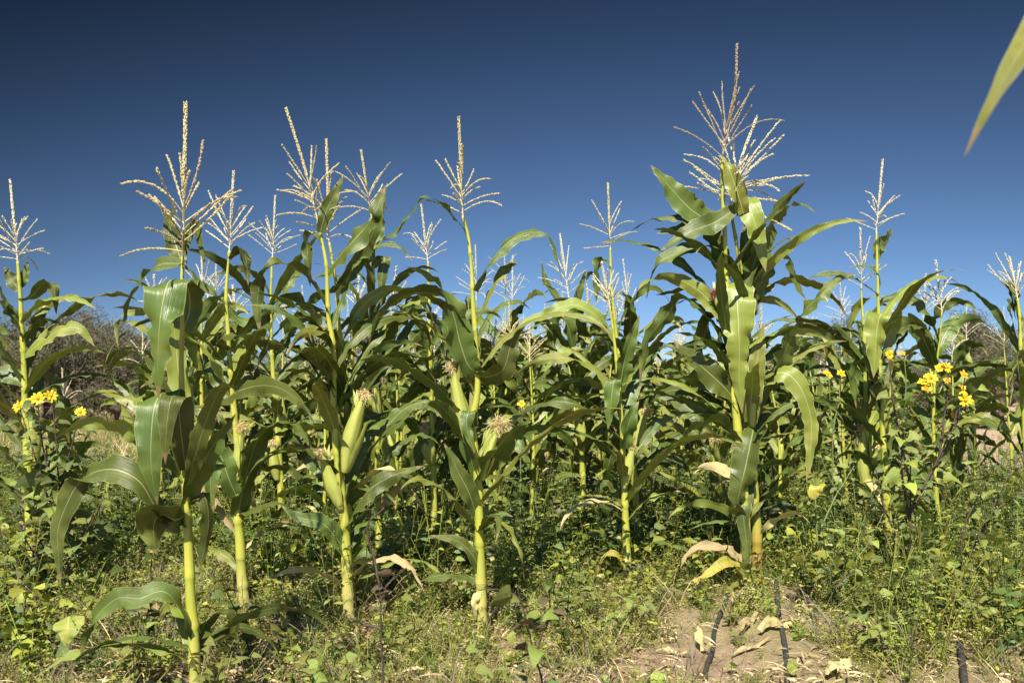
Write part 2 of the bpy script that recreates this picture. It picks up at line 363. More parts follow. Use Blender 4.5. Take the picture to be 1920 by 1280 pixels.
# ------------------------------------------------------------------ maize parts
def stalk_part(root, P, r0, r1, m=M_STALK, spacing=.15, seg=12, seed=0, name='stalk'):
    r = np.random.default_rng(seed); L = np.linalg.norm(np.diff(P, axis=0), axis=1).sum()
    nodes = [0.035]
    while nodes[-1] < L: nodes.append(nodes[-1]+spacing*r.uniform(.8, 1.2)*(0.6 if nodes[-1] < .15 else 1))
    n = max(24, int(L/.011)); C = spline(P, n); s = np.linspace(0, L, n)
    rad = r0+(r1*.62-r0)*(s/L)**.95; near = np.zeros(n)
    for k in range(len(nodes)-1):
        a, b = nodes[k], nodes[k+1]; mk_ = (s >= a) & (s < b); f = (s[mk_]-a)/(b-a)
        rad[mk_] *= 1.08-.15*f+.02*np.sin(f*3.1); near[mk_] = np.clip(f, .0, 1.)
        ph = r.uniform(0, 6.28); C[mk_] += np.stack([np.cos(ph)*f*(1-f), np.sin(ph)*f*(1-f), 0*f], 1)*.006
    for a in nodes: rad += .12*r0*np.exp(-((s-a)/.006)**2)
    mb = MB(); tube(mb, C, rad, seg, u=near, v=s/L)
    return pobj(mb, name, m, root)
def leaf_part(root, P, side, width, m=M_LEAF, seed=0, n=34, na=6, fold=.22, ruf=.1, name='leaf', sheath=None, **k):
    mb = MB(); ribbon(mb, spline(P, n), side, width, na, fold, ruf, 'maize', seed, **k)
    return pobj(mb, name, m, root)
def hints(hs, n):
    hs = np.asarray(hs, float).reshape(-1, 3); q = np.linspace(0, len(hs)-1, n)
    return unit(np.stack([np.interp(q, np.arange(len(hs)), hs[:, j]) for j in range(3)], 1))
def nat_leaf_curve(base, az, L, th0, th1, p, r, n):
    s = np.linspace(0, 1, n); th = th0+(th1-th0)*s**p
    azs = az+r.normal(0, .6)*s**2+.25*np.sin(s*r.uniform(3, 7)+r.uniform(0, 6))*s
    d = np.stack([np.sin(th)*np.cos(azs), np.sin(th)*np.sin(azs), np.cos(th)], 1)*L/(n-1)
    P = base+np.concatenate([np.zeros((1, 3)), np.cumsum(d[:-1], axis=0)])
    tw = r.normal(0, 1.25)*s**1.3+r.normal(0, .25)
    hz = np.stack([-np.sin(azs), np.cos(azs), 0*azs], 1); T = unit(np.gradient(P, axis=0)); nn = np.cross(T, hz)
    return P, hz*np.cos(tw)[:, None]+nn*np.sin(tw)[:, None]
def nat_leaf(mb, base, az, L, wd, r, n=30, na=6, th0=None, th1=None, mi=0):
    P, S = nat_leaf_curve(np.asarray(base), az, L, th0 if th0 is not None else r.uniform(.25, .8), th1 if th1 is not None else r.uniform(1.5, 3.05), r.uniform(.8, 2.6), r, n)
    P[:, 2] = np.maximum(P[:, 2], .02)
    ribbon(mb, P, S, wd, na, r.uniform(.1, .4), r.uniform(.07, .19), 'maize', int(r.integers(1e9)), mi=mi, wav=r.uniform(.15, .45), nick=.02)
def tassel_lines(base, tip, nb, spread, seed, blen=.17, droop=.3, lean=(0, 0)):
    """central spike and side branches; spread 0 upright .. 1 wide"""
    r = np.random.default_rng(seed); base = np.asarray(base); tip = np.asarray(tip); L = np.linalg.norm(tip-base); ax = (tip-base)/L
    out = []
    u1 = unit(np.cross(ax, (0, 1., .1))); u2 = np.cross(ax, u1)
    for k in range(nb):
        t = (k+.5)/nb*.3*r.uniform(.85, 1.15)+.02; b = base+ax*L*t; ph = k*2.4+r.uniform(-.5, .5)
        el = (1.25-1.0*t/.32)*spread+.2; el *= r.uniform(.7, 1.25)
        rd = u1*math.cos(ph)+u2*math.sin(ph); bl = blen*r.uniform(.65, 1.2)*(1-.25*t); cv = r.normal(0, .22); wv = r.normal(0, .3)
        s = np.linspace(0, 1, 12)[:, None]; e = el*(1+.4*droop*s)+cv*s+(r.random() < .15)*.9*s**2
        rw = rd+np.cross(ax, rd)*wv*s**1.5; d = unit(ax*np.cos(e)+rw*np.sin(e)+(0, 0, -1)*(.22*s*s*math.sin(min(1.5, el)))); P = b+np.concatenate([np.zeros((1, 3)), np.cumsum(d[:-1]*bl/11, axis=0)])
        out.append(P)
    return out
def tassel_part(root, base, tip, nb=14, spread=.8, seed=0, blen=.17, m=M_TASS, m2=None, split=True, size=.0082, bend=.0, droop=.3):
    nb = int(nb*1.35); r = np.random.default_rng(seed); base = np.asarray(base, float); tip = np.asarray(tip, float)
    L = np.linalg.norm(tip-base); off = np.array((r.uniform(-1, 1), r.uniform(-1, 1), 0))*bend*L
    C = spline([base, base+(tip-base)*.5+off, tip], 20); mb = MB()
    tube(mb, C, np.linspace(.0032, .0012, 20), 5, cap=False, mi=0)
    spikelets(mb, C[7:], .003, size*1.05, per=13 if split else 5, seed=seed, out=.22)
    t = None
    if split: t = pobj(mb, 'tassel', m, root)
    for k, P in enumerate(tassel_lines(base, tip, nb, spread, seed+5, blen, droop)):
        b = MB() if split else mb
        tube(b, P, np.linspace(.0019, .0012, len(P)), 4, cap=False)
        spikelets(b, P[2:], .001, size, per=5.5 if split else 3.2, seed=seed+k*7, out=.26)
        if split: pobj(b, 'branch', m2 if (m2 and k % 4 == 1) else m, root, t)
    if not split: t = pobj(mb, 'tassel', m, root)
    return t
def ear_part(root, base, tip, rad, seed=0, m=M_HUSK, silk=M_SILK, silklen=.058, droop=True, blades=3):
    r = np.random.default_rng(seed); base = np.asarray(base, float); tip = np.asarray(tip, float); L = np.linalg.norm(tip-base); ax = (tip-base)/L
    n = 26; s = np.linspace(0, 1, n); prof = np.clip(.5+1.3*s, 0, 1)*(1-.74*np.clip((s-.3)/.7, 0, 1)**1.7); prof[-1] = .12; prof[s < .04] = .4
    side = unit(np.cross(ax, (0, 1, 0))); C = base+ax*(s*L)[:, None]+side*(np.sin(s*3.1)*L*.03)[:, None]
    seg = 30; rad *= .75; th = np.linspace(0, 2*np.pi, seg, endpoint=False); A = unit(np.cross(ax, (.1, 1, .1))); B = np.cross(ax, A)
    rr = rad*prof[:, None]*(1+.06*np.cos(th*3+s[:, None]*2)+.03*np.cos(th*7+1-s[:, None]*3)+.016*np.cos(th*15))
    V = C[:, None]+A*(np.cos(th)*rr)[..., None]+B*(np.sin(th)*rr)[..., None]
    UV = np.stack([np.full((n, seg), .3)+s[:, None]*.35, np.repeat(.3+s[:, None]*.7, seg, 1)], -1)
    i = np.arange(n-1)[:, None]*seg; j = np.arange(seg)[None]; j2 = (j+1) % seg
    mb = MB(); mb.add(V.reshape(-1, 3), UV.reshape(-1, 2), np.stack([i+j, i+j2, i+seg+j2, i+seg+j], -1).reshape(-1, 4))
    e = pobj(mb, 'ear', m, root)
    for k in range(blades):     # overlapping outer husks with free points
        ph = r.uniform(0, 6.28) if k else -1.6; dv = A*math.cos(ph)+B*math.sin(ph); l0 = r.uniform(.0, .1); l1 = r.uniform(.6, 1.02)
        ss = np.linspace(0, 1, 16); pp = np.interp(l0+(l1-l0)*ss, s, prof)
        P = base+ax*((l0+(l1-l0)*ss)*L)[:, None]+dv*(rad*pp*1.12+.001+ss**5*rad*r.uniform(.2, .9))[:, None]
        hb = MB(); ribbon(hb, P, np.repeat(np.cross(ax, dv)[None], 16, 0), rad*1.7, 8, 0, .03, 'maize', int(r.integers(1e9)), curl=.5)
        hb.uv[-1] = np.stack([.25+.4*hb.uv[-1][:, 1], .3+.7*hb.uv[-1][:, 1]], 1)
        pobj(hb, 'husk', m, root, e)
    for k in range(2 if blades > 1 else 0):      # small loose blades at the husk tips
        a_ = r.uniform(0, 6.28); dd = unit(ax+(A*math.cos(a_)+B*math.sin(a_))*.5); lb = MB(); pb = C[int(n*.78)]+(A*math.cos(a_)+B*math.sin(a_))*rad*.4
        q_ = np.array([pb, pb+dd*.03, pb+dd*.06+(0, 0, -.004), pb+dd*.09+(0, 0, -.016)]); ribbon(lb, spline(q_, 12), np.repeat(unit(np.cross(dd, (0, 1, .2)))[None], 12, 0), .014, 2, .4, .05, 'maize', int(r.integers(1e9)))
        lb.uv[-1] = np.stack([.5+0*lb.uv[-1][:, 1], .3+.7*lb.uv[-1][:, 1]], 1); pobj(lb, 'husk_blade', m, root, e)
    sb = MB(); g = np.array((0, 0, -1.))
    for k in range(330 if blades > 2 else 160):
        d = unit(ax+r.normal(0, .5, 3)*.75); P = [C[-2]+r.normal(0, rad*.15, 3)]
        ll = silklen*r.uniform(.35, .9)
        for q in range(6):
            P.append(P[-1]+d*ll/6); d = unit(d+g*(.42 if droop else .1)+r.normal(0, .5, 3))
        P = np.array(P); S = np.repeat(unit(r.normal(0, 1, 3))[None], 7, 0)
        ribbon(sb, P, S, .0018 if blades > 2 else .0026, 1, 0, 0, 'oval', 1)
    pobj(sb, 'silk', silk, root, e)
    return e

X, Y, Z = (1, 0, 0), (0, 1, 0), (0, 0, 1)
U = (0, .6, .8); DN = (0, .93, -.36); XY = (.75, .6, 0); XZ = (.7, .1, .7)
def hero(name, label, d, stalk, r0, r1, leaves, tassel=None, ears=(), extra=6, seed=0, sm=M_STALK, cat='maize plant', group='maize plants of the front rows', ex_range=(.3, .72), skip_base=False):
    base = W(stalk[0][0], stalk[0][1], d); base[2] = min(base[2], gz(base)) if not skip_base else base[2]
    root = empty('maize_plant', (base[0], base[1], max(0, gz(base)))); tag(root, label, cat, group)
    r = np.random.default_rng(seed+100)
    P = [W(x, y, d) for x, y in stalk]; P[0][2] = gz(base)-.02
    k = d/FPX
    stalk_part(root, np.array(P), r0*k*.87, r1*k*.85, sm, seed=seed)
    for q, lf in enumerate(leaves):
        pts, wd, hs = lf[0], lf[1], lf[2]; m = lf[3] if len(lf) > 3 else M_LEAF
        C = [W(p[0], p[1], d+(p[2] if len(p) > 2 else -.03-.10*(i/len(pts))*(1 if q % 2 else -1)*(i > 0))) for i, p in enumerate(pts)]
        n = max(20, min(44, int(np.linalg.norm(np.diff(np.array(C), axis=0), axis=1).sum()/.018)))
        leaf_part(root, C, hints(hs, n), wd*k*1.02, m, seed*50+q, n, nick=.03 if m is M_DRY else .012, ruf=float(r.uniform(.09, .17)) if m is not M_DRY else .24, fold=float(r.uniform(.12, .38)), wav=float(r.uniform(.12, .34)))
    SP = spline(np.array(P), 60)
    extra = int(extra*2.3)
    for q in range(extra):
        f = ex_range[0]+(ex_range[1]+.04-ex_range[0])*(q+.5)/extra; b = SP[int(f*59)]
        az = (q % 2)*math.pi+r.normal(0, .55)+r.choice([0, .7])
        mb = MB(); nat_leaf(mb, b, az, r.uniform(.35, .72), r.uniform(.042, .072), r, 34, 6)
        pobj(mb, 'leaf', M_LEAF if r.random() < .68 else M_LEAFY, root)
    for q in range(5):       # small lower leaves, some withering
        f = r.uniform(.1, .3); mb = MB(); nat_leaf(mb, SP[int(f*59)], r.choice([0., math.pi])+r.normal(0, .8), r.uniform(.25, .45), r.uniform(.035, .055), r, 26, 4, th0=r.uniform(.6, 1.1), th1=r.uniform(2., 3.1))
        pobj(mb, 'leaf', [M_LEAF, M_LEAF, M_LEAFY, M_DRY][int(r.integers(4))], root)
    if tassel: tassel_part(root, P[-1], W(tassel[0], tassel[1], d+tassel[2] if len(tassel) > 2 else d), **(tassel[3] if len(tassel) > 3 else {}), seed=seed*3+1)
    for q, e in enumerate(ears):
        ear_part(root, W(e[0], e[1], d-.02), W(e[2], e[3], d-.03), e[4]*k, seed=seed*9+q, **(e[5] if len(e) > 5 else {}))
    return root

hero('A', 'nearest maize plant, left side, with a broad leaf folded over in front of its stalk', 2.46,
 [(366, 1330), (364, 1200), (357, 1100), (352, 980), (345, 850), (341, 700), (341, 560), (343, 480)], 13.5, 5,
 [([(344, 620, .05), (356, 580, .05), (352, 540, .03), (334, 524, -.03), (314, 532, -.09), (300, 600, -.12), (296, 680, -.12), (297, 748, -.10)], 82, [(.95, -.2, 0)]),
  ([(340, 830, .03), (335, 770, .02), (310, 735, -.03), (290, 760, -.08), (283, 830, -.1), (285, 890, -.1), (296, 945, -.08)], 74, [(.95, .25, 0)]),
  ([(338, 494, 0), (300, 496, .02), (270, 520, .03), (246, 560, .03), (230, 615, .03)], 36, [(0, .5, .8), (.4, .5, .6)]),
  ([(343, 497, .02), (330, 460, .05), (318, 420, .06), (327, 383, .05)], 38, [X]),
  ([(345, 495, 0), (370, 520, -.02), (400, 550, -.03), (430, 574, -.03)], 30, [(0, .9, .2)]),
  ([(346, 480, .04), (358, 430, .05), (367, 416, .05), (374, 450, .05), (386, 502, .05)], 18, [X]),
  ([(338, 600, .05), (300, 590, .06), (262, 585, .07), (232, 592, .07), (218, 615, .07), (222, 655, .07)], 15, [(0, .2, 1), (.6, .2, .7)], M_LEAFY),
  ([(350, 985, 0), (325, 972, -.02), (292, 950, -.05), (264, 905, -.06), (225, 882, -.06), (185, 882, -.05), (150, 902, -.04), (125, 945, -.04), (108, 995, -.04), (110, 1045, -.04), (113, 1098, -.04)], 54, [Y, (0, .9, .3), (0, .5, .8), (.5, .2, .8), X, X, XY]),
  ([(351, 960, 0), (330, 975, -.05), (303, 965, -.06), (288, 985, -.04), (292, 1038, -.03)], 80, [(0, .9, -.4), (.8, .4, -.3)]),
  ([(352, 940, 0), (372, 885, -.03), (405, 825, -.06), (442, 775, -.05)], 48, [(.5, .7, -.5)]),
  ([(355, 945, 0), (380, 925, -.0), (391, 965, 0), (386, 1015, 0), (372, 1070, 0)], 36, [(.3, .9, 0), (.8, .6, 0)]),
  ([(367, 1195, 0), (350, 1165, -.03), (325, 1122, -.05), (300, 1107, -.06), (262, 1122, -.07), (222, 1120, -.07), (186, 1150, -.07), (160, 1195, -.06), (150, 1240, -.05)], 42, [(.5, .8, -.3), (0, .9, -.2), (0, .4, .9), (0, .2, 1), (.5, 0, .8), (.9, .2, 0)]),
  ([(367, 1205, 0), (385, 1168, .04), (410, 1145, .06), (434, 1142, .06), (442, 1170, .06), (430, 1210, .06)], 38, [(.5, .6, -.5), (.3, .9, 0), (.9, .4, 0)]),
  ([(350, 830, .1), (335, 700, .12), (326, 610, .12), (318, 560, .1)], 50, [X], M_LEAFY),
  ([(348, 880, -.02), (338, 800, -.06), (334, 750, -.07), (322, 745, -.11), (312, 800, -.13), (310, 870, -.12)], 50, [(.9, .5, 0)]),
 ], (348, 195, .0, dict(nb=15, spread=.95, blen=.19, m=M_TASS, m2=M_TASSD)), extra=2, seed=1, ex_range=(.45, .6))
hero('B', 'two-eared maize plant, big upright ear right of its stalk and smaller tilted ear left', 3.42,
 [(655, 1162), (648, 1000), (640, 930), (632, 850), (626, 740), (624, 645), (616, 590), (613, 507), (604, 455), (596, 415)], 13, 4.5,
 [([(620, 600, 0), (600, 555, 0), (575, 520, -.02), (545, 498, -.05), (512, 497, -.08), (490, 522, -.09), (482, 575, -.09), (488, 628, -.08)], 44, [(.2, .9, -.5), (0, .9, -.3), (0, .9, .3), (.8, .5, .1), (.95, .2, 0)]),
  ([(613, 510, 0), (638, 478, -.03), (670, 443, -.05), (700, 405, -.05), (722, 348, -.03)], 48, [(.3, .2, .9), (.5, .1, .7)]),
  ([(604, 458, 0), (592, 442, 0), (577, 440, 0), (577, 480, 0), (582, 538, 0)], 24, [(.2, .9, 0), (.9, .5, 0)]),
  ([(600, 436, -.02), (612, 395, -.03), (632, 355, -.03), (644, 328, -.02)], 27, [(.85, .2, .3)]),
  ([(626, 745, 0), (604, 700, -.03), (572, 668, -.06), (535, 652, -.08), (500, 655, -.08), (482, 690, -.08)], 46, [(0, .93, -.36), (0, .9, -.4), (.4, .8, -.1)]),
  ([(628, 770, 0), (650, 730, .05), (690, 690, .08), (740, 660, .08), (790, 670, .08), (820, 720, .08)], 48, [(0, .9, -.4), (.2, .9, -.3)]),
  ([(652, 985, 0), (668, 950, -.04), (692, 918, -.06), (725, 897, -.07), (760, 882, -.07), (795, 873, -.06)], 42, [(.6, .3, .6), (0, .4, .9), (0, .4, .9)]),
  ([(650, 1040, 0), (627, 1003, -.03), (600, 978, -.05), (560, 970, -.06), (526, 946, -.06)], 34, [(.3, .3, .8), (0, .4, .9)]),
  ([(655, 1068, 0), (676, 1036, -.02), (702, 1036, -.03), (690, 1062, -.03), (668, 1092, -.03)], 22, [(0, .7, .6), (.8, .2, .3)]),
  ([(637, 905, .04), (612, 885, .04), (580, 858, .04), (548, 826, .03)], 38, [(.2, .2, .9)]),
  ([(622, 660, .03), (590, 600, .05), (560, 570, .06), (525, 560, .06), (500, 600, .05), (492, 650, .05)], 46, [(0, .93, -.36), (0, .95, -.2), (.6, .8, 0)]),
 ], (537, 205, -.02, dict(nb=13, spread=.9, blen=.2, bend=.04)),
 ((646, 885, 684, 738, 22), (640, 955, 603, 848, 17)), extra=4, seed=2)
hero('B2', 'maize plant directly behind the two-eared plant, leafy top just right of that stalk', 3.55,
 [(658, 1145), (653, 1000), (651, 860), (649, 720), (642, 657), (635, 607), (631, 545), (625, 502), (617, 455)], 11, 4.5,
 [([(630, 550, 0), (650, 520, -.02), (672, 488, -.03), (692, 452, -.04), (712, 400, -.04), (724, 348, -.03)], 30, [(.6, .5, -.6)]),
  ([(636, 612, 0), (660, 590, .04), (690, 560, .05), (730, 545, .06), (775, 540, .06), (805, 570, .06), (815, 630, .06)], 44, [(0, .92, -.3), (0, .8, .2), (0, .95, -.3), (.7, .6, 0)]),
  ([(640, 640, 0), (610, 625, .04), (580, 622, .05), (550, 630, .05)], 30, DN and [DN]),
  ([(650, 760, 0), (690, 780, .04), (720, 800, .05), (760, 765, .05), (800, 755, .05), (836, 788, .05)], 38, [(0, .4, .9)]),
 ], (612, 262, .02, dict(nb=12, spread=.9, blen=.17)), extra=6, seed=3)
hero('J', 'slim maize plant right of the two-eared plant, folded dark leaves crowding its tassel', 4.2,
 [(712, 1120), (708, 900), (706, 740), (701, 600), (700, 540), (699, 450), (696, 400)], 8, 4,
 [([(700, 555, 0), (685, 530, 0), (665, 505, 0), (645, 500, 0)], 16, [(0, .9, .3)]),
  ([(699, 470, 0), (705, 430, 0), (712, 390, 0), (718, 365, 0)], 34, [X]),
  ([(699, 490, -.03), (690, 450, -.05), (702, 438, -.09), (690, 470, -.1), (696, 500, -.1)], 26, [X]),
  ([(700, 450, 0), (735, 440, .02), (760, 410, .03), (790, 375, .05)], 20, [(.2, .7, .7)]),
  ([(700, 500, -.02), (720, 480, -.03), (716, 520, -.05), (714, 575, -.05)], 22, [X]),
  ([(703, 600, -.05), (690, 480, -.1), (710, 460, -.12), (745, 460, -.12), (775, 490, -.12)], 22, [(.5, .6, .6), (0, .5, .9)]),
  ([(704, 660, 0), (740, 600, -.04), (780, 575, -.05), (820, 600, -.05), (835, 680, -.05)], 50, [(0, .93, -.4), (.3, .9, -.2)]),
  ([(704, 700, 0), (680, 660, -.1), (660, 620, -.12), (700, 560, -.15), (760, 530, -.15)], 44, [(.3, .7, -.6), (0, .9, .1)]),
 ], (677, 283, 0, dict(nb=10, spread=.85, blen=.2)), ((712, 800, 706, 710, 12),), extra=6, seed=4)
hero('K', 'maize plant with a pale tassel in the sky gap left of the arching-leaf plant', 4.8,
 [(815, 1040), (812, 860), (808, 720), (806, 600), (803, 520), (802, 490)], 8, 3.5,
 [([(806, 600, 0), (790, 570, 0), (770, 560, 0), (755, 580, 0)], 26, [DN]),
  ([(807, 640, 0), (825, 600, 0), (840, 620, 0), (845, 690, 0)], 30, [XY]),
  ([(808, 740, 0), (780, 690, 0), (750, 680, 0), (720, 720, 0)], 40, [DN, XY]),
 ], (790, 385, 0, dict(nb=12, spread=.8, blen=.17, m=M_TASSP)), ((808, 870, 798, 800, 15),), extra=7, seed=5)
hero('C', 'arching-leaf maize plant, thin leaves arching left and right below its tassel, fat pale ear', 3.34,
 [(904, 1175), (900, 1050), (897, 930), (890, 850), (886, 790), (894, 740), (895, 680), (888, 580), (880, 460), (868, 405)], 12.5, 4.5,
 [([(880, 458, 0), (868, 428, 0), (845, 402, 0), (822, 378, 0), (796, 371, 0), (776, 393, 0), (757, 420, 0), (738, 445, 0)], 26, [(.3, .9, -.3), (0, .9, -.1), (0, .8, .4), (.3, .8, .3)]),
  ([(890, 545, 0), (905, 512, 0), (930, 477, 0), (962, 447, 0), (1000, 434, 0), (1030, 442, 0), (1046, 485, 0), (1054, 530, 0)], 30, [(.4, .6, -.5), (.2, .4, .9), (0, .5, .8), (0, .9, .2), (.6, .8, 0)]),
  ([(897, 700, 0), (878, 685, -.03), (862, 640, -.06), (850, 590, -.08), (830, 545, -.1), (798, 515, -.11), (762, 500, -.12)], 58, [(.8, .5, -.3), (.8, .4, -.2), (.4, .7, -.5), (0, .9, -.3)]),
  ([(895, 660, 0), (850, 575, .05), (810, 550, .06), (760, 555, .07), (715, 590, .08), (690, 650, .08)], 46, [(.5, .7, -.5), (0, .93, -.3), (.6, .7, 0)]),
  ([(895, 705, 0), (920, 705, -.04), (945, 690, -.05), (960, 640, -.05), (985, 610, -.06)], 46, [(.4, .6, -.7), (.8, .4, -.3)]),
  ([(893, 965, 0), (880, 925, -.04), (862, 890, -.06), (846, 856, -.07), (832, 830, -.07)], 36, [(.7, .2, .6)]),
  ([(892, 900, 0), (925, 850, -.05), (955, 815, -.09), (985, 790, -.1), (1003, 765, -.1)], 66, [(.2, .9, -.45)]),
  ([(903, 1002, 0), (920, 975, -.02), (940, 962, -.03), (962, 968, -.03)], 20, [U]),
  ([(904, 1078, 0), (886, 1040, -.03), (862, 1016, -.04), (835, 1008, -.05), (806, 1003, -.05)], 26, [(.5, .3, .7), (0, .5, .8)]),
  ([(904, 1100, 0), (892, 1120, -.03), (890, 1140, -.03), (893, 1165, -.02)], 14, [X], M_DRY),
  ([(890, 800, -.03), (880, 770, -.06), (875, 800, -.08), (890, 850, -.08)], 26, [X]),
 ], (860, 220, 0, dict(nb=12, spread=.75, blen=.16)),
 ((886, 850, 850, 685, 20), (904, 900, 936, 800, 13, dict(silklen=.1))), extra=4, seed=6)
hero('M', 'maize plant behind the tip of the right-arching leaf, thin upcurved leaf below its tassel', 5.0,
 [(1094, 1020), (1092, 850), (1088, 780), (1080, 720), (1074, 640), (1066, 555)], 8, 3.5,
 [([(1067, 580, 0), (1045, 558, 0), (1024, 530, 0), (1014, 488, 0)], 16, [(.8, .4, .3)]),
  ([(1078, 640, 0), (1068, 600, 0), (1085, 550, 0), (1100, 500, 0)], 22, [(.7, .2, .5)]),
  ([(1074, 650, -.1), (1062, 605, -.15), (1045, 600, -.15), (1040, 650, -.15)], 28, [XY]),
 ], (1050, 440, 0, dict(nb=11, spread=.85, blen=.17, m=M_TASSP)), ((1092, 840, 1086, 770, 12),), extra=7, seed=7)
hero('D', 'slim maize plant left of the leafy giant, small ear with a round fuzzy silk tuft', 3.96,
 [(1178, 1110), (1172, 950), (1169, 860), (1163, 760), (1158, 700), (1150, 620), (1144, 575)], 9.5, 3.5,
 [([(1162, 735, 0), (1170, 680, -.03), (1184, 635, -.04), (1200, 590, -.04)], 32, [(.8, .2, .2)]),
  ([(1162, 715, -.04), (1152, 712, -.08), (1146, 750, -.09), (1140, 805, -.08)], 30, [X]),
  ([(1170, 840, -.03), (1177, 800, -.07), (1188, 768, -.08), (1198, 752, -.07)], 34, [(.8, .1, .4)]),
  ([(1150, 640, 0), (1125, 600, -.03), (1100, 580, -.04), (1065, 572, -.04), (1030, 588, -.04), (990, 600, -.03), (962, 622, -.03)], 30, [(0, .5, .8)], M_LEAFY),
  ([(1168, 830, 0), (1130, 800, .03), (1090, 840, .03), (1050, 835, .02)], 34, [DN]),
  ([(1177, 1088, 0), (1165, 1050, -.02), (1148, 1036, -.03), (1128, 1050, -.03), (1118, 1088, -.02)], 13, [(0, .5, .8)], M_LEAFYEL),
  ([(1172, 950, 0), (1150, 925, 0), (1135, 905, 0), (1125, 925, 0)], 22, [U]),
 ], (1128, 492, 0, dict(nb=11, spread=.65, blen=.13, m=M_TASSP)),
 ((1170, 915, 1187, 838, 13, dict(droop=False, silklen=.035)),), extra=5, seed=8)
hero('D2', 'tall thin maize plant left of the leafy giant, lone tassel with flat side branches', 4.5,
 [(1198, 1070), (1190, 900), (1172, 750), (1155, 620), (1147, 540), (1144, 465)], 8, 3.5,
 [([(1146, 500, 0), (1136, 490, 0), (1122, 492, 0), (1120, 530, 0), (1118, 570, 0)], 22, [XY]),
  ([(1150, 590, 0), (1130, 545, 0), (1108, 512, 0), (1098, 530, 0)], 26, [(.5, .7, -.4)]),
  ([(1148, 560, 0), (1160, 545, 0), (1180, 560, 0), (1200, 605, 0)], 22, [(.3, .8, .1)]),
 ], (1140, 345, 0, dict(nb=8, spread=1.05, blen=.17)), ((1190, 850, 1212, 770, 12),), extra=6, seed=9)
TP = dict(nb=12, spread=.5, blen=.28, m=M_TASSD, droop=.25, bend=.04)
hero('E1', 'leafy giant, the tallest maize plant, its narrow dark tassel the field\'s highest point', 3.85,
 [(1400, 1090), (1393, 900), (1378, 760), (1366, 620), (1361, 500), (1358, 430), (1353, 300)], 12, 5.5,
 [([(1394, 400, -.04), (1382, 360, -.07), (1366, 315, -.07), (1350, 290, -.04)], 38, [(.9, 0, .3)], M_LEAFY),
  ([(1347, 435, 0), (1322, 412, -.02), (1290, 388, -.04), (1255, 350, -.05), (1220, 310, -.05)], 52, [(.5, .1, .8)]),
  ([(1374, 395, -.04), (1340, 417, -.06), (1302, 432, -.08), (1270, 450, -.08), (1238, 470, -.07)], 42, [(.2, .3, .9)]),
  ([(1352, 402, 0), (1312, 414, 0), (1270, 430, 0), (1230, 438, 0)], 24, [(.1, .4, .9)]),
  ([(1360, 500, 0), (1332, 484, .02), (1300, 466, .02), (1268, 476, .02), (1240, 490, .02), (1222, 520, .02), (1212, 560, .02)], 32, [(0, .6, .7), (0, .5, .8), (.6, .6, -.2)]),
  ([(1362, 585, 0), (1332, 560, .03), (1300, 541, .04), (1270, 547, .04), (1228, 553, .04)], 28, [DN]),
  ([(1370, 700, 0), (1342, 620, 0), (1310, 582, 0), (1278, 560, 0), (1250, 592, 0), (1215, 640, 0), (1198, 725, 0)], 44, [(.5, .7, -.4), (0, .9, .2), (.5, .6, -.4), (.9, .3, 0)]),
  ([(1375, 745, 0), (1350, 718, -.04), (1310, 682, -.06), (1264, 642, -.06)], 50, [(.3, .2, .9)]),
  ([(1367, 610, .04), (1335, 595, .05), (1318, 640, .05), (1310, 705, .05)], 46, [XY]),
  ([(1362, 520, .05), (1345, 460, .06), (1340, 420, .06), (1335, 390, .06)], 34, [X]),
  ([(1385, 830, 0), (1350, 790, -.02), (1310, 800, -.04), (1265, 830, -.05), (1235, 850, -.05)], 46, [DN]),
  ([(1380, 780, 0), (1350, 740, .04), (1300, 710, .05), (1250, 720, .05), (1215, 760, .05)], 50, [DN]),
  ([(1402, 1055, 0), (1372, 1036, -.03), (1342, 1024, -.05), (1312, 1024, -.06), (1288, 1040, -.06), (1275, 1066, -.06)], 21, [(0, .4, .9), (.3, .7, .5), (0, .3, .9)], M_DRY),
  ([(1402, 1060, 0), (1362, 1052, -.05), (1330, 1074, -.08), (1300, 1090, -.08), (1280, 1092, -.08)], 20, [(0, .5, .8)], M_LEAFYEL),
  ([(1408, 1070, -.05), (1385, 1070, -.12), (1362, 1100, -.16), (1345, 1130, -.18)], 34, [(.7, .5, .4)], M_LEAFY),
 ], (1382, 83, 0, TP), ((1350, 580, 1341, 552, 7, dict(silk=M_SILKP, silklen=.05, droop=False)),), extra=8, seed=10, ex_range=(.3, .74))
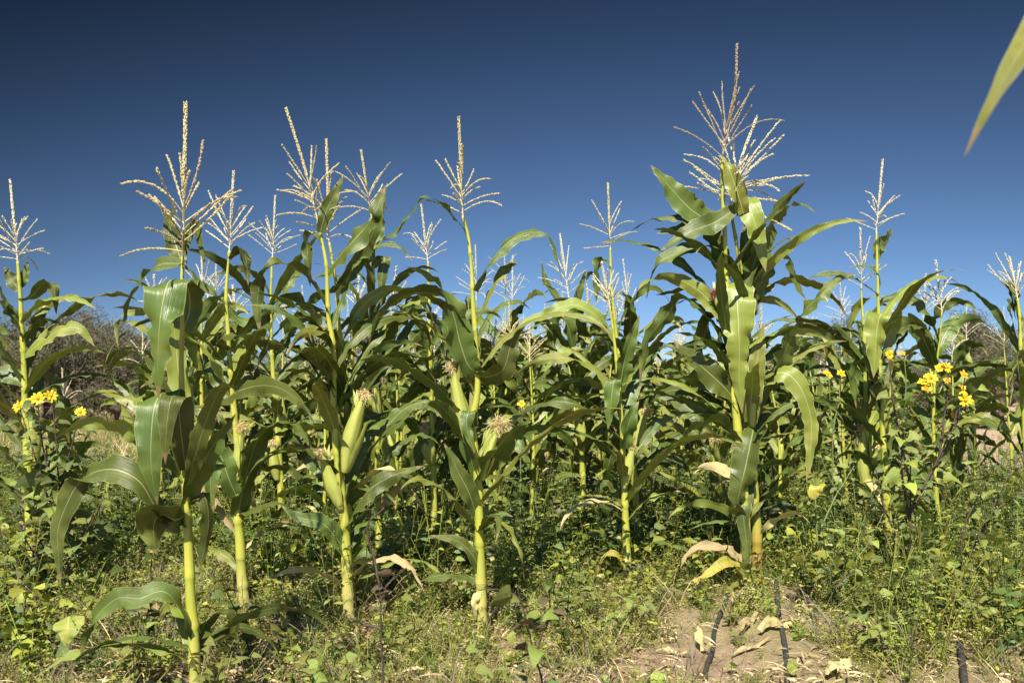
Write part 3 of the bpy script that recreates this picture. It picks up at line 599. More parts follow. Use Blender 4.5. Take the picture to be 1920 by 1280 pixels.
hero('E2', 'red-footed maize plant beside the leafy giant, wide pale tassel and large bright facing blade', 3.9,
 [(1420, 1112), (1419, 1000), (1413, 900), (1408, 720), (1400, 600), (1388, 500), (1375, 420), (1370, 385)], 12, 5,
 [([(1376, 402, 0), (1396, 372, -.06), (1410, 402, -.1), (1424, 450, -.11), (1436, 510, -.11)], 44, [(.95, 0, .1)], M_LEAFY),
  ([(1402, 560, 0), (1412, 500, 0), (1432, 445, 0), (1455, 400, 0), (1485, 383, 0), (1512, 383, 0), (1534, 404, 0)], 54, [(.8, .3, -.4), (.5, .6, -.5), (0, .8, .5)]),
  ([(1403, 590, 0), (1430, 520, 0), (1462, 478, 0), (1482, 484, 0), (1492, 525, 0), (1516, 570, 0)], 36, [(.7, .4, -.4), (.3, .8, .2), (.8, .4, 0)]),
  ([(1376, 600, .04), (1376, 550, .02), (1378, 528, -.04), (1382, 560, -.1), (1386, 640, -.12), (1386, 710, -.1), (1392, 775, -.08)], 66, [X], M_LEAFY),
  ([(1405, 790, -.02), (1410, 730, -.06), (1420, 670, -.07), (1432, 605, -.06)], 40, [(.9, 0, .2)], M_LEAFY),
  ([(1406, 770, 0), (1442, 718, -.03), (1476, 650, -.05), (1502, 590, -.06), (1540, 552, -.07), (1572, 522, -.07), (1605, 513, -.07)], 52, [(.5, .5, -.6), (.5, .6, -.5), (.3, .5, .7), (0, .4, .9)]),
  ([(1395, 560, .05), (1405, 500, .06), (1398, 450, .06), (1395, 420, .06)], 50, [X]),
  ([(1413, 800, -.02), (1409, 822, -.07), (1399, 870, -.11), (1386, 925, -.11), (1378, 985, -.09)], 54, [(.95, .2, 0)]),
  ([(1417, 965, 0), (1426, 932, -.02), (1442, 915, -.03), (1462, 888, -.03), (1500, 850, -.02)], 38, [(.2, .8, -.5)]),
  ([(1408, 760, 0), (1438, 712, -.04), (1470, 698, -.08), (1500, 725, -.1), (1520, 780, -.1), (1520, 840, -.1), (1512, 905, -.1)], 40, [(.3, .5, .6), (.7, .1, .4), (.95, .1, 0)], M_LEAFY),
  ([(1410, 850, 0), (1440, 800, 0), (1480, 765, 0), (1520, 750, 0)], 44, [DN]),
  ([(1410, 880, 0), (1395, 960, -.08), (1400, 1020, -.1), (1402, 1090, -.1)], 28, [(.9, .2, 0)]),
  ([(1420, 1070, .0), (1440, 1085, -.02), (1452, 1090, -.02), (1460, 1110, -.02)], 8, [U], M_DRY),
 ], (1418, 222, .02, dict(nb=28, spread=1.25, blen=.27, size=.0115, m=M_TASSP, m2=M_TASS, droop=.15, bend=.03)), ((1412, 800, 1416, 705, 14),), extra=8, seed=11, sm=M_STALKR, ex_range=(.3, .78))
hero('F', 'maize plant left of the yellow flowers, small leaf below tassel, bright hanging blade halfway', 4.5,
 [(1672, 1060), (1666, 980), (1658, 850), (1650, 700), (1646, 560), (1643, 435)], 9.5, 3,
 [([(1654, 650, .02), (1666, 610, .01), (1662, 590, -.03), (1650, 592, -.08), (1643, 630, -.1), (1638, 708, -.1)], 54, [X], M_LEAFY),
  ([(1643, 487, 0), (1646, 466, 0), (1660, 446, 0), (1675, 428, 0)], 26, [(.7, .1, .5)]),
  ([(1646, 552, 0), (1628, 540, 0), (1600, 522, 0), (1560, 514, 0), (1508, 522, 0)], 22, [(0, .8, .3), U]),
  ([(1646, 545, 0), (1648, 515, 0), (1630, 500, 0), (1590, 500, 0)], 11, [U]),
  ([(1652, 760, 0), (1620, 680, -.04), (1603, 700, -.06), (1606, 765, -.06)], 38, [XY]),
  ([(1652, 770, 0), (1640, 730, -.05), (1655, 705, -.08), (1662, 770, -.08)], 40, [(.8, .6, 0)]),
  ([(1660, 900, 0), (1630, 870, 0), (1590, 850, 0), (1560, 870, 0)], 30, [DN]),
 ], (1655, 300, 0, dict(nb=11, spread=.8, blen=.15, m=M_TASSP)), (), extra=4, seed=12)
hero('F2', 'maize plant with a plump low ear, half hidden left of the bright hanging blade', 4.75,
 [(1634, 1040), (1626, 880), (1622, 700), (1618, 600), (1615, 540)], 9, 3,
 [([(1620, 640, 0), (1590, 620, 0), (1560, 640, 0), (1545, 690, 0)], 26, [XY]), ([(1622, 740, 0), (1600, 700, 0), (1585, 660, 0)], 30, [XZ])],
 (1613, 428, 0, dict(nb=8, spread=.7, blen=.17, m=M_TASSP)), ((1626, 930, 1618, 800, 14),), extra=6, seed=13)
hero('G', 'maize plant at the left edge above the yellow flowers, dark drooping top leaves', 3.95,
 [(63, 1100), (58, 1000), (50, 820), (43, 650), (36, 530), (33, 490)], 12, 5,
 [([(46, 665, 0), (80, 640, -.04), (112, 618, -.06), (150, 617, -.06), (178, 650, -.05)], 36, [(.3, .3, .8), (0, .5, .8)], M_LEAFY),
  ([(36, 560, 0), (60, 555, 0), (80, 532, 0), (100, 535, 0), (106, 590, 0)], 26, [(.3, .8, -.2), (.8, .5, 0)]),
  ([(44, 640, 0), (25, 600, 0), (5, 570, 0), (-20, 565, 0)], 46, [DN]),
  ([(36, 545, .0), (20, 520, .0), (8, 500, .0)], 26, [XZ]),
  ([(36, 540, .02), (48, 510, .02), (52, 490, .02)], 22, [X]),
  ([(42, 640, 0), (70, 600, .03), (100, 600, .04), (130, 620, .04)], 30, [DN]),
  ([(48, 720, 0), (10, 700, 0), (-30, 690, 0)], 36, [U]),
 ], (19, 338, 0, dict(nb=16, spread=.95, blen=.17, m=M_TASSP)), ((66, 870, 62, 770, 15),), extra=10, seed=14, ex_range=(.2, .8))
hero('H', 'maize plant just right of the nearest one, fuzzy blond silk on the ear at left', 3.5,
 [(460, 1165), (452, 1050), (446, 960), (448, 860), (436, 740), (429, 640), (424, 560), (430, 470)], 12, 4,
 [([(427, 585, 0), (412, 560, -.02), (388, 582, -.03), (362, 628, -.03)], 28, [(.5, .7, -.4)]),
  ([(430, 485, 0), (448, 465, 0), (460, 478, 0), (466, 535, 0)], 22, [(.4, .8, 0), (.8, .5, 0)]),
  ([(428, 650, 0), (410, 640, -.05), (425, 628, -.08), (470, 632, -.1), (520, 650, -.1), (565, 690, -.1)], 36, [(0, .6, .7), DN, DN]),
  ([(426, 575, 0), (450, 600, .03), (478, 610, .04), (440, 650, .03)], 26, [U]),
  ([(438, 750, 0), (410, 700, .03), (385, 690, .04), (360, 730, .04)], 44, [(.6, .4, .5)]),
  ([(446, 965, 0), (455, 920, -.05), (480, 830, -.08), (520, 790, -.1), (560, 800, -.1), (590, 850, -.1)], 52, [(.6, .5, -.5), DN, XY]),
  ([(448, 940, 0), (430, 900, -.04), (410, 850, -.06), (395, 900, -.07), (400, 960, -.07)], 44, [(.8, .5, 0)]),
  ([(450, 960, 0), (480, 950, -.05), (520, 940, -.06), (560, 960, -.06)], 34, [(0, .9, .1)]),
 ], (438, 322, 0, dict(nb=12, spread=.8, blen=.17, m=M_TASSP)),
 ((388, 850, 396, 775, 14, dict(silklen=.09)), (446, 900, 455, 800, 14)), extra=4, seed=15)
hero('H2', 'maize plant with a broad pale tassel behind the left-arching leaf of the two-eared plant', 4.9,
 [(530, 1040), (524, 860), (512, 700), (508, 600), (510, 500), (511, 480)], 9, 3.5, [],
 (516, 368, 0, dict(nb=13, spread=.85, blen=.17, m=M_TASSP)), ((528, 820, 530, 740, 12), (520, 900, 512, 830, 14)), extra=9, seed=16, ex_range=(.35, .85))
hero('I', 'maize plant in the gap right of the nearest stalk, with a small low tassel', 5.0,
 [(385, 1030), (382, 860), (378, 720), (378, 600), (380, 560)], 7, 3.5, [],
 (378, 475, 0, dict(nb=10, spread=.8, blen=.17, m=M_TASSP)), ((384, 830, 380, 770, 11),), extra=8, seed=17, ex_range=(.35, .85))
hero('P', 'maize plant at the right edge with dark ragged leaves beside the dirt path', 4.6,
 [(1935, 1020), (1925, 860), (1915, 700), (1912, 600), (1908, 560)], 10, 4,
 [([(1912, 620, 0), (1900, 560, 0), (1895, 530, 0), (1905, 600, 0)], 30, [XY])],
 (1893, 482, 0, dict(nb=12, spread=.5, blen=.18, m=M_TASSP)), (), extra=5, seed=18, ex_range=(.3, .85))
# mid rows with tassels seen against the sky: (base x, top x, tassel foot y, tassel top y, distance, label)
mids = [(893, 893, 560, 460, 5.6, 'maize plant peeping out just left of the arching-leaf plant, faint tassel low behind its stalk'),
 (945, 948, 545, 455, 5.9, 'maize plant with a faint tassel right of the arching-leaf plant\'s stalk'),
 (965, 960, 570, 480, 6.4, 'maize plant with a faint tassel below the left foot of the right-arching leaf'),
 (1190, 1180, 590, 485, 5.3, 'maize plant with a leaning bare spike between the slim plant and the leafy giant'),
 (1585, 1578, 600, 515, 6.0, 'maize plant with a thin tassel left of the bright hanging blade'),
 (1822, 1812, 635, 565, 7.4, 'maize plant with a pale tassel standing over the right-hand yellow flowers'),
 (1900, 1883, 650, 575, 6.6, 'maize plant with a closed brush-like tassel near the dirt path'),
 (590, 570, 620, 535, 6.6, 'maize plant with a faint tassel in the sky gap left of the two-eared plant'),
 (415, 405, 560, 480, 5.7, 'maize plant whose tassel overlaps the lower side of its taller neighbour\'s'),
 (150, 120, 760, 690, 6.6, 'short maize plant with a dry tassel in front of the left mesquite'),
 (262, 268, 690, 610, 6.2, 'short maize plant with a dry tan tassel left of the folded broad leaf'),
 (985, 985, 640, 590, 8.5, 'maize plant with dry tangled top in front of the dark bush at the middle'),
 (700, 655, 640, 560, 7.4, 'maize plant with a lone thin spike right of the twin stalks'),
 (1050, 1030, 640, 580, 8.2, 'maize plant with a tiny tassel right of the dark bush at the middle'),
 (1480, 1470, 690, 640, 8.0, 'maize plant with a fan of tassel branches right of the leafy giant'),
 (1240, 1232, 660, 600, 8.0, 'maize plant with a wispy tassel above the brown-centred flower')]
def mid_plant(bx, tx, ty, tip, d, label, seed, group):
    b = W(bx, 740, d); b[2] = gz(b); t = W(tx, ty, d)
    root = empty('maize_plant', b); tag(root, label, 'maize plant', group); r = np.random.default_rng(seed)
    P = np.array([b-(0, 0, .02), b*.5+t*.5+(r.normal(0, .015), r.normal(0, .015), 0), t]); H = t[2]
    stalk_part(root, P, r.uniform(.012, .016), .005, M_STALK, seg=8, seed=seed); SP = spline(P, 60); az0 = r.uniform(0, 3.14)
    nl = int(r.integers(10, 13))
    for k in range(nl):
        f = .1+.76*(k+.5)/nl; mb = MB()
        nat_leaf(mb, SP[int(f*59)], az0+(k % 2)*math.pi+r.normal(0, .4), r.uniform(.5, .8)*(1-.3*abs(f-.5)), r.uniform(.07, .1), r, 24, 4)
        pobj(mb, 'leaf', M_LEAF if r.random() < .6 else M_LEAFY, root)
    tassel_part(root, t, W(tip[0], tip[1], d), nb=int(r.integers(8, 13)), spread=r.uniform(.6, .95), blen=.16, m=M_TASSP, split=False, seed=seed)
    for q in range(int(r.integers(1, 3))):
        f = r.uniform(.4, .52); b0 = SP[int(f*59)]; a = r.uniform(0, 6.28)
        ear_part(root, b0, b0+np.array((math.cos(a)*.06, math.sin(a)*.06, r.uniform(.13, .17))), r.uniform(.018, .024), seed=seed+q, blades=2)
    return root
for k, (bx, tx, ty, tp, d, lb) in enumerate(mids):
    mid_plant(bx, tx, ty, (tx+(-12 if k == 3 else random.uniform(-4, 4)), tp), d, lb, 300+k, 'maize plants rising behind the front rows')

# ---- protos for the dense rows, copied
def copy_tree(o, parent=None):
    c = o.copy(); COL.objects.link(c)
    if parent is not None: c.parent = parent
    for ch in o.children: copy_tree(ch, c)
    return c
def proto(seed, H, lod):
    r = np.random.default_rng(seed); root = empty('maize_plant', (0, 0, 0))
    P = np.array([(0, 0, -.03), (r.normal(0, .02), r.normal(0, .02), H*.45), (r.normal(0, .05), r.normal(0, .05), H*.8)]); SP = spline(P, 60)
    stalk_part(root, P, .0135, .005, M_STALK, seg=7 if lod == 0 else 5, seed=seed); az0 = r.uniform(0, 6.28); nl = 14 if lod == 0 else 13
    mb = MB()
    for k in range(nl):
        f = .07+.87*(k+.5)/nl
        if lod == 0: mb = MB()
        nat_leaf(mb, SP[int(f*59)], az0+(k % 2)*math.pi+r.normal(0, .45), r.uniform(.4, .68)*(1-.5*abs(f-.5)), r.uniform(.065, .09), r, 22 if lod == 0 else 13, 4 if lod == 0 else 2)
        if lod == 0: pobj(mb, 'leaf', M_LEAF if r.random() < .6 else M_LEAFY, root)
    if lod: pobj(mb, 'leaves', M_LEAFY if seed % 2 else M_LEAF, root)
    tassel_part(root, P[-1], P[-1]+(r.normal(0, .02), r.normal(0, .02), r.uniform(.18, .26)), nb=9, spread=r.uniform(.5, .9), blen=.13, m=M_TASSP if seed % 3 else M_TASS, split=False, seed=seed, size=.011 if lod == 0 else .018)
    f = .42; b0 = SP[int(f*59)]; a = r.uniform(0, 6.28)
    if lod == 0: ear_part(root, b0, b0+np.array((math.cos(a)*.06, math.sin(a)*.06, .15)), .021, seed=seed, blades=1)
    return root
pn = [proto(500+k, [1.5, 1.35, 1.6, 1.25, 1.45][k], 0) for k in range(5)]
pf = [proto(600+k, [1.45, 1.3, 1.55, 1.2][k], 1) for k in range(4)]
used = set()
MARKS = [(355, 'the nearest plant'), (455, 'the plant with blond silk'), (640, 'the two-eared plant'), (893, 'the arching-leaf plant'), (1165, 'the slim small-eared plant'), (1395, 'the leafy giant'), (1655, 'the plant with the bright hanging blade')]
def where(x, y):
    px = 960+x/y*FPX; k = sum(px > m_[0] for m_ in MARKS)
    return 'left of '+MARKS[0][1] if k == 0 else 'right of '+MARKS[-1][1] if k == len(MARKS) else 'between %s and %s' % (MARKS[k-1][1], MARKS[k][1])
def place(protos, x, y, lab, grp):
    k = random.randrange(len(protos)); o = protos[k]
    if id(o) in used: o = copy_tree(o)
    else: used.add(id(o))
    o.location = (x, y, float(ground_z(np.array(x), np.array(y)))); o.rotation_euler = (0, 0, random.uniform(0, 6.28)); s = random.uniform(.88, 1.12); o.scale = (s, s, s*random.uniform(.92, 1.06))
    tag(o, lab, 'maize plant', grp); return o
placed = []
def okpos(x, y, md):
    return all((x-a)**2+(y-b)**2 > md*md for a, b in placed)
cnt = 0
for t in range(4000):
    y = random.uniform(4.7, 9.2); px = random.uniform(300, 1800); x = (px-960)/FPX*y
    if 1190 < px < 1345 and y < 6.8: continue
    if (y > 7. and px > 1640) or (y > 5.6 and px > 1780): continue
    if okpos(x, y, .37): placed.append((x, y)); place(pn, x, y, ('closer ' if y < 6.4 else 'deeper ')+'hidden maize '+where(x, y), 'maize plants in the crowded middle rows'); cnt += 1
    if cnt >= 84: break
cnt2 = 0
for t in range(8000):
    y = 9 + 19*random.random()**1.2; px = random.uniform(340, 1700); x = (px-960)/FPX*y
    if okpos(x, y, .62): placed.append((x, y)); place(pf, x, y, ('small far maize ' if y < 17 else 'tiny farthest maize ')+where(x, y), 'far maize plants in the back rows'); cnt2 += 1
    if cnt2 >= 200: break
print('mid', cnt, 'far', cnt2)

# blurred blade hanging into the top right corner from a plant beside the camera
b = np.array((.72, 1.05, 0)); root = empty('maize_plant', b); tag(root, 'maize plant of which only one blurred blade tip hangs into the top right corner', 'maize plant')
stalk_part(root, np.array([(.72, 1.05, -.02), (.73, 1.04, .7), (.74, 1.0, 1.5)]), .018, .008, seed=77)
leaf_part(root, [(.735, 1.02, 1.22), W(2010, -60, .92), W(1960, 20, .88), W(1905, 110, .86), W(1860, 190, .85), W(1808, 294, .85)], hints([(.8, .3, .4), (.95, 0, .3)], 34), .038, M_LEAFY, 5)

# ------------------------------------------------------------------ flowering weeds
def blade_leaf(mb, base, dirv, L, wd, r, kind='heart', mi=0, n=9, na=4, droop=.5):
    dirv = unit(np.asarray(dirv, float)); P = [np.asarray(base, float)]; d = dirv.copy()
    for k in range(n-1): P.append(P[-1]+d*L/(n-1)); d = unit(d+np.array((0, 0, -droop/(n-1)*1.6)))
    P = np.array(P); hz = unit(np.cross(dirv, (0, 0, 1))+r.normal(0, .6, 3))
    ribbon(mb, P, np.repeat(hz[None], n, 0), wd, na, r.uniform(.05, .35), .05, kind, int(r.integers(1e9)), mi=mi, freq=1.7)
def petal_mesh():
    mb = MB(); s = np.linspace(0, 1, 6); P = np.stack([.006+s*.022, 0*s, .004*np.sin(s*2.6)], 1)
    ribbon(mb, P, np.repeat([[0., 1, 0]], 6, 0), .011, 2, .25, .03, 'oval', 3); return mb
PETAL = petal_mesh().mesh('petal', M_PETAL); PETALO = petal_mesh().mesh('petal', M_PETALO)
_b = MB(); th = np.linspace(0, 6.283, 10, endpoint=False)
for rr, z0, rr2, z1 in ((.0085, -.002, .0085, .003), (.0085, .003, .004, .008)):
    V = [(rr*math.cos(a), rr*math.sin(a), z0) for a in th]+[(rr2*math.cos(a), rr2*math.sin(a), z1) for a in th]
    _b.add(V, None, [(k, (k+1) % 10, 10+(k+1) % 10, 10+k) for k in range(10)])
_b.add([(.004*math.cos(a), .004*math.sin(a), .008) for a in th]+[(0, 0, .009)], None, None, [(k, (k+1) % 10, 10) for k in range(10)])
DISC = _b.mesh('flower', M_DISC)
def flower(root, pos, facing, size=1., petals=11, orange=False, seed=0):
    r = random.Random(seed); f = bpy.data.objects.new('flower', DISC); COL.objects.link(f); f.parent = root
    f.location = Vector(pos)-root.location; f.rotation_euler = Vector(facing).to_track_quat('Z', 'Y').to_euler(); f.scale = (size,)*3
    for k in range(petals):
        p = bpy.data.objects.new('petal', PETALO if orange else PETAL); COL.objects.link(p); p.parent = f
        p.rotation_euler = (r.uniform(-.3, .3), r.uniform(-.35, .25), 6.283*k/petals+r.uniform(-.12, .12)); s = r.uniform(.85, 1.15); p.scale = (s, s, s)
    return f
def weed(name, label, base, d, branches, stem_m=M_STEM, lm=(M_BROAD,), seed=0, rad=.005, leafL=.07, kind='heart', lpm=22, flowers=(), cat='weed', group=None, zlo=0.):
    """branches: polylines in photo positions; leaves set alternately along them"""
    r = np.random.default_rng(seed); b = W(*base, d); root = empty(name, (b[0], b[1], gz(b))); tag(root, label, cat, group)
    sb = MB()
    lpm = lpm*(2.1 if 'flowering' in name or 'branching' in name else 1.3); leafL = leafL*1.25
    for br in branches:
        P = np.array([W(p[0], p[1], d+(p[2] if len(p) > 2 else 0)) for p in br]); P[:, 2] = np.maximum(P[:, 2], gz(b)-.02)
        L = np.linalg.norm(np.diff(P, axis=0), axis=1).sum(); C = spline(P, 24); C += np.cumsum(r.normal(0, .0012, C.shape), axis=0)
        tube(sb, C, np.linspace(rad, rad*.4, 24), 6)
        for k in range(int(L*lpm)):
            f = (k+.5)/(L*lpm); f = zlo+(1-zlo)*f; i = int(f*23); a = r.uniform(0, 6.28)
            q = C[i]; dr = np.array((math.cos(a), math.sin(a), r.uniform(.1, .7)))
            sc = r.uniform(.6, 1.25)*(1.15-.6*f); pl = leafL*.35*sc
            tube(sb, np.array([q, q+dr*pl]), .0012, 4, cap=False)
            lb = MB(); blade_leaf(lb, q+unit(dr)*pl*.9, dr*(1, 1, .4), leafL*sc, leafL*sc*(.72 if kind == 'heart' else .36), r, kind, droop=r.uniform(.3, 1.1))
            pobj(lb, 'leaf', lm[int(r.integers(len(lm)))], root)
    pobj(sb, 'stem', stem_m, root)
    for k, fl in enumerate(flowers):
        p = W(fl[0], fl[1], d+fl[2]); fc = unit(np.array((r.normal(0, .35)-.1, -1+r.normal(0, .25), .5+r.normal(0, .35))))
        flower(root, p, fc, fl[3] if len(fl) > 3 else 1., int(r.integers(9, 13)), fl[4] if len(fl) > 4 else False, seed+k)
    return root
weed('flowering_weed', 'broad-leaved weed with four yellow daisy flowers in front of the left edge maize', (112, 1180), 3.6,
 [[(112, 1200), (115, 1050), (108, 900), (100, 800), (95, 745)], [(110, 960), (80, 850), (68, 752)], [(112, 1000), (70, 880), (35, 765)], [(110, 930), (135, 850), (150, 775)],
  [(113, 1080), (160, 1000), (190, 930)], [(113, 1120), (60, 1040), (20, 960)], [(113, 1100), (150, 1060), (180, 1020)]],
 M_STEMP, (M_BROAD, M_BROAD, M_BROADL), 21, flowers=((95, 742, -.01), (72, 747, -.02), (35, 762, 0), (150, 772, 0, .8), (60, 750, .01, .8)), lpm=26, leafL=.075, group='flowering weeds')
weed('flowering_weed', 'tall dark-stemmed weed loaded with yellow flowers right of the maize', (1712, 1140), 3.75,
 [[(1712, 1150), (1708, 1020), (1706, 930), (1708, 850)], [(1707, 960), (1760, 860), (1800, 760), (1810, 750)], [(1707, 980), (1690, 880), (1700, 780), (1740, 720)],
  [(1760, 860), (1770, 770), (1775, 690)], [(1740, 900), (1790, 800), (1808, 705)], [(1706, 900), (1680, 780), (1668, 668)], [(1780, 810), (1800, 770), (1787, 778)], [(1708, 1050), (1660, 960), (1640, 880)]],
 M_STEMP, (M_BROAD, M_BROADL, M_BROADL, M_BROAD, M_BROADY), 22, rad=.006, leafL=.062, lpm=17,
 flowers=((1775, 688, 0, .95), (1762, 690, .02, .8), (1745, 708, -.01, 1.), (1732, 716, 0, .9), (1738, 728, -.01, .75, True), (1776, 712, 0, .6, True), (1808, 703, 0, .75, True), (1802, 730, 0, .75), (1810, 750, -.02, 1.05), (1787, 778, 0, .5, True)), group='flowering weeds')
weed('flowering_weed', 'thin weed with a pair of flowers beside the hanging blade, left of the flower-loaded weed', (1700, 1050), 4.3,
 [[(1700, 1070), (1695, 900), (1680, 780), (1668, 668)], [(1690, 850), (1695, 740), (1691, 663)]], M_STEM, (M_BROAD, M_BROADL), 23, leafL=.06, lpm=12, kind='oval',
 flowers=((1668, 664, 0, .85), (1669, 672, -.01, .7, True), (1691, 663, 0, .65, True)), group='flowering weeds')
weed('flowering_weed', 'weed with two side by side yellow flowers right of the leafy giant', (1560, 1060), 4.3,
 [[(1562, 1070), (1560, 900), (1557, 780), (1553, 702)], [(1560, 820), (1572, 750), (1577, 700)]], M_STEM, (M_BROAD, M_BROADL), 24, leafL=.06, lpm=14, kind='oval',
 flowers=((1552, 701, 0, .85), (1577, 700, 0, .8)), group='flowering weeds')
weed('flowering_weed', 'weed holding one brown-centred yellow flower left of the leafy giant', (1222, 1030), 4.9,
 [[(1224, 1030), (1220, 900), (1224, 780), (1222, 684)]], M_STEM, (M_BROAD,), 25, leafL=.06, lpm=12, flowers=((1222, 680, 0, .95),), group='flowering weeds')
weed('flowering_weed', 'weed holding one small yellow flower right of the fat pale ear', (978, 1030), 4.6,
 [[(978, 1050), (975, 900), (978, 760)]], M_STEM, (M_BROAD,), 26, leafL=.06, lpm=12, flowers=((978, 757, 0, .75),), group='flowering weeds')
weed('flowering_weed', 'low weed with one tiny orange flower in front of the drooping yellowish blade', (1530, 1060), 3.9,
 [[(1540, 1080), (1530, 930), (1518, 820)], [(1536, 1000), (1570, 920), (1600, 870)]], M_STEM, (M_BROAD, M_BROADL), 27, leafL=.05, lpm=16, kind='oval', flowers=((1517, 815, 0, .35, True),), group='flowering weeds')
weed('branching_weed', 'rambling weed with long dark branches at the right edge', (1830, 1100), 3.6,
 [[(1770, 1130), (1840, 1000), (1900, 880), (1960, 800)], [(1830, 1020), (1870, 960), (1940, 920)], [(1800, 1070), (1810, 980), (1850, 900)]], M_STEMP, (M_BROAD, M_BROADL, M_BROADL), 28, leafL=.06, lpm=16, rad=.005, group='broad-leaved weeds')
weed('young_bean_plant', 'young plant with pointed drooping leaves at the bottom right', (1655, 1250), 2.95,
 [[(1655, 1260), (1650, 1180), (1640, 1120)], [(1652, 1200), (1700, 1150), (1740, 1140)], [(1652, 1210), (1620, 1160), (1600, 1130)]], M_STEM, (M_BROADL, M_BROADL, M_BROAD), 29, leafL=.075, kind='oval', lpm=30, rad=.003, group='broad-leaved weeds')
weed('purple_weed', 'blurred dark purple weed stem with a dry pod, left of the arching-leaf plant\'s foot', (715, 1240), 2.1,
 [[(717, 1300), (714, 1180), (711, 1090)], [(714, 1180), (680, 1168), (640, 1160)], [(713, 1130), (735, 1090), (765, 1062)], [(713, 1100), (690, 1000), (725, 960)]], M_STEMP, (M_PURP, M_BROAD), 30, leafL=.035, lpm=16, rad=.0035, zlo=.2, group='purple weeds')
weed('purple_weed', 'blurred purplish leafy weed with curled leaves right of the arching-leaf plant\'s foot', (1010, 1240), 2.25,
 [[(1020, 1290), (1000, 1200), (985, 1130), (975, 1100)], [(1005, 1220), (1030, 1140), (1025, 1080)], [(975, 1125), (940, 1108), (890, 1106)], [(1000, 1180), (1050, 1150), (1080, 1160)]], M_STEMP, (M_PURP, M_PURP, M_BROAD, M_BROADL), 31, leafL=.055, lpm=26, rad=.003, group='purple weeds')
weed('leafy_weed', 'leafy weed with a large yellowing heart-shaped leaf at the lower left', (125, 1260), 2.75,
 [[(110, 1290), (112, 1200), (118, 1130)], [(112, 1220), (70, 1180), (40, 1130)]], M_STEMP, (M_BROAD, M_BROAD), 32, leafL=.06, lpm=22, rad=.003, group='broad-leaved weeds')
weed('leafy_weed', 'bushy green weed between the arching-leaf plant and the slim plant', (1020, 1080), 4.0,
 [[(1020, 1110), (1010, 1000), (1000, 930)], [(1018, 1050), (1060, 980), (1080, 930)], [(1016, 1060), (970, 1000), (950, 960)], [(1018, 1080), (1090, 1040), (1110, 1010)]], M_STEM, (M_BROAD, M_BROAD, M_BROADL), 33, leafL=.055, lpm=28, rad=.003, group='broad-leaved weeds')
weed('leafy_weed', 'bushy green weed left of the arching-leaf plant, behind the blurred purple stem', (760, 1080), 4.0,
 [[(760, 1110), (765, 1000), (770, 940)], [(762, 1050), (800, 990), (840, 960)], [(760, 1060), (720, 1000), (700, 940)]], M_STEM, (M_BROAD, M_BROAD), 34, leafL=.06, lpm=26, rad=.003, kind='oval', group='broad-leaved weeds')
weed('leafy_weed', 'heart-leaved weed right of the red-footed stalk', (1580, 1120), 3.7,
 [[(1580, 1140), (1585, 1040), (1560, 960)], [(1582, 1080), (1630, 1010), (1650, 960)], [(1582, 1090), (1520, 1040), (1500, 980)]], M_STEM, (M_BROAD, M_BROADL, M_BROADY), 35, leafL=.055, lpm=24, rad=.003, group='broad-leaved weeds')
weed('leafy_weed', 'sprawling weed with yellow-edged leaves at the lower right, below the flower-loaded weed', (1760, 1180), 3.25,
 [[(1760, 1200), (1740, 1120), (1745, 1060)], [(1755, 1160), (1800, 1100), (1840, 1060)], [(1757, 1170), (1700, 1120), (1680, 1060)]], M_STEMP, (M_BROAD, M_BROADL, M_BROADY), 36, leafL=.06, lpm=24, rad=.003, group='broad-leaved weeds')
weed('leafy_weed', 'lime-leaved seedling in the litter at the bottom, left of the first black tube', (1180, 1140), 3.3,
 [[(1185, 1165), (1185, 1120), (1180, 1095)], [(1186, 1150), (1215, 1125), (1230, 1110)]], M_STEM, (M_BROADL,), 37, leafL=.06, lpm=45, rad=.002, kind='oval', group='broad-leaved weeds')
weed('leafy_weed', 'dark leafy weed at the left edge under the yellow flowers', (40, 1120), 3.7,
 [[(40, 1140), (45, 1000), (30, 880)], [(42, 1080), (90, 980), (120, 900)], [(41, 1100), (0, 1000), (-20, 920)], [(43, 1060), (150, 1040), (180, 990)]], M_STEMP, (M_BROAD, M_BROAD, M_BROAD, M_BROADL), 38, leafL=.065, lpm=26, rad=.004, group='broad-leaved weeds')
weed('leafy_weed', 'leafy weed at the right edge below the long dark branches', (1890, 1190), 3.3,
 [[(1890, 1210), (1885, 1120), (1880, 1040)], [(1888, 1170), (1930, 1090), (1950, 1040)], [(1888, 1180), (1850, 1110), (1835, 1060)]], M_STEM, (M_BROAD, M_BROADL, M_BROADL), 39, leafL=.05, lpm=28, rad=.003, group='broad-leaved weeds')
weed('leafy_weed', 'waist-high leafy weed between the bright hanging blade and the yellow flowers', (1610, 1060), 4.2,
 [[(1610, 1080), (1605, 950), (1590, 850)], [(1608, 1000), (1650, 900), (1690, 840)], [(1606, 960), (1560, 900), (1540, 850)]], M_STEM, (M_BROAD, M_BROADL, M_BROADL), 40, leafL=.055, lpm=28, rad=.003, group='broad-leaved weeds')
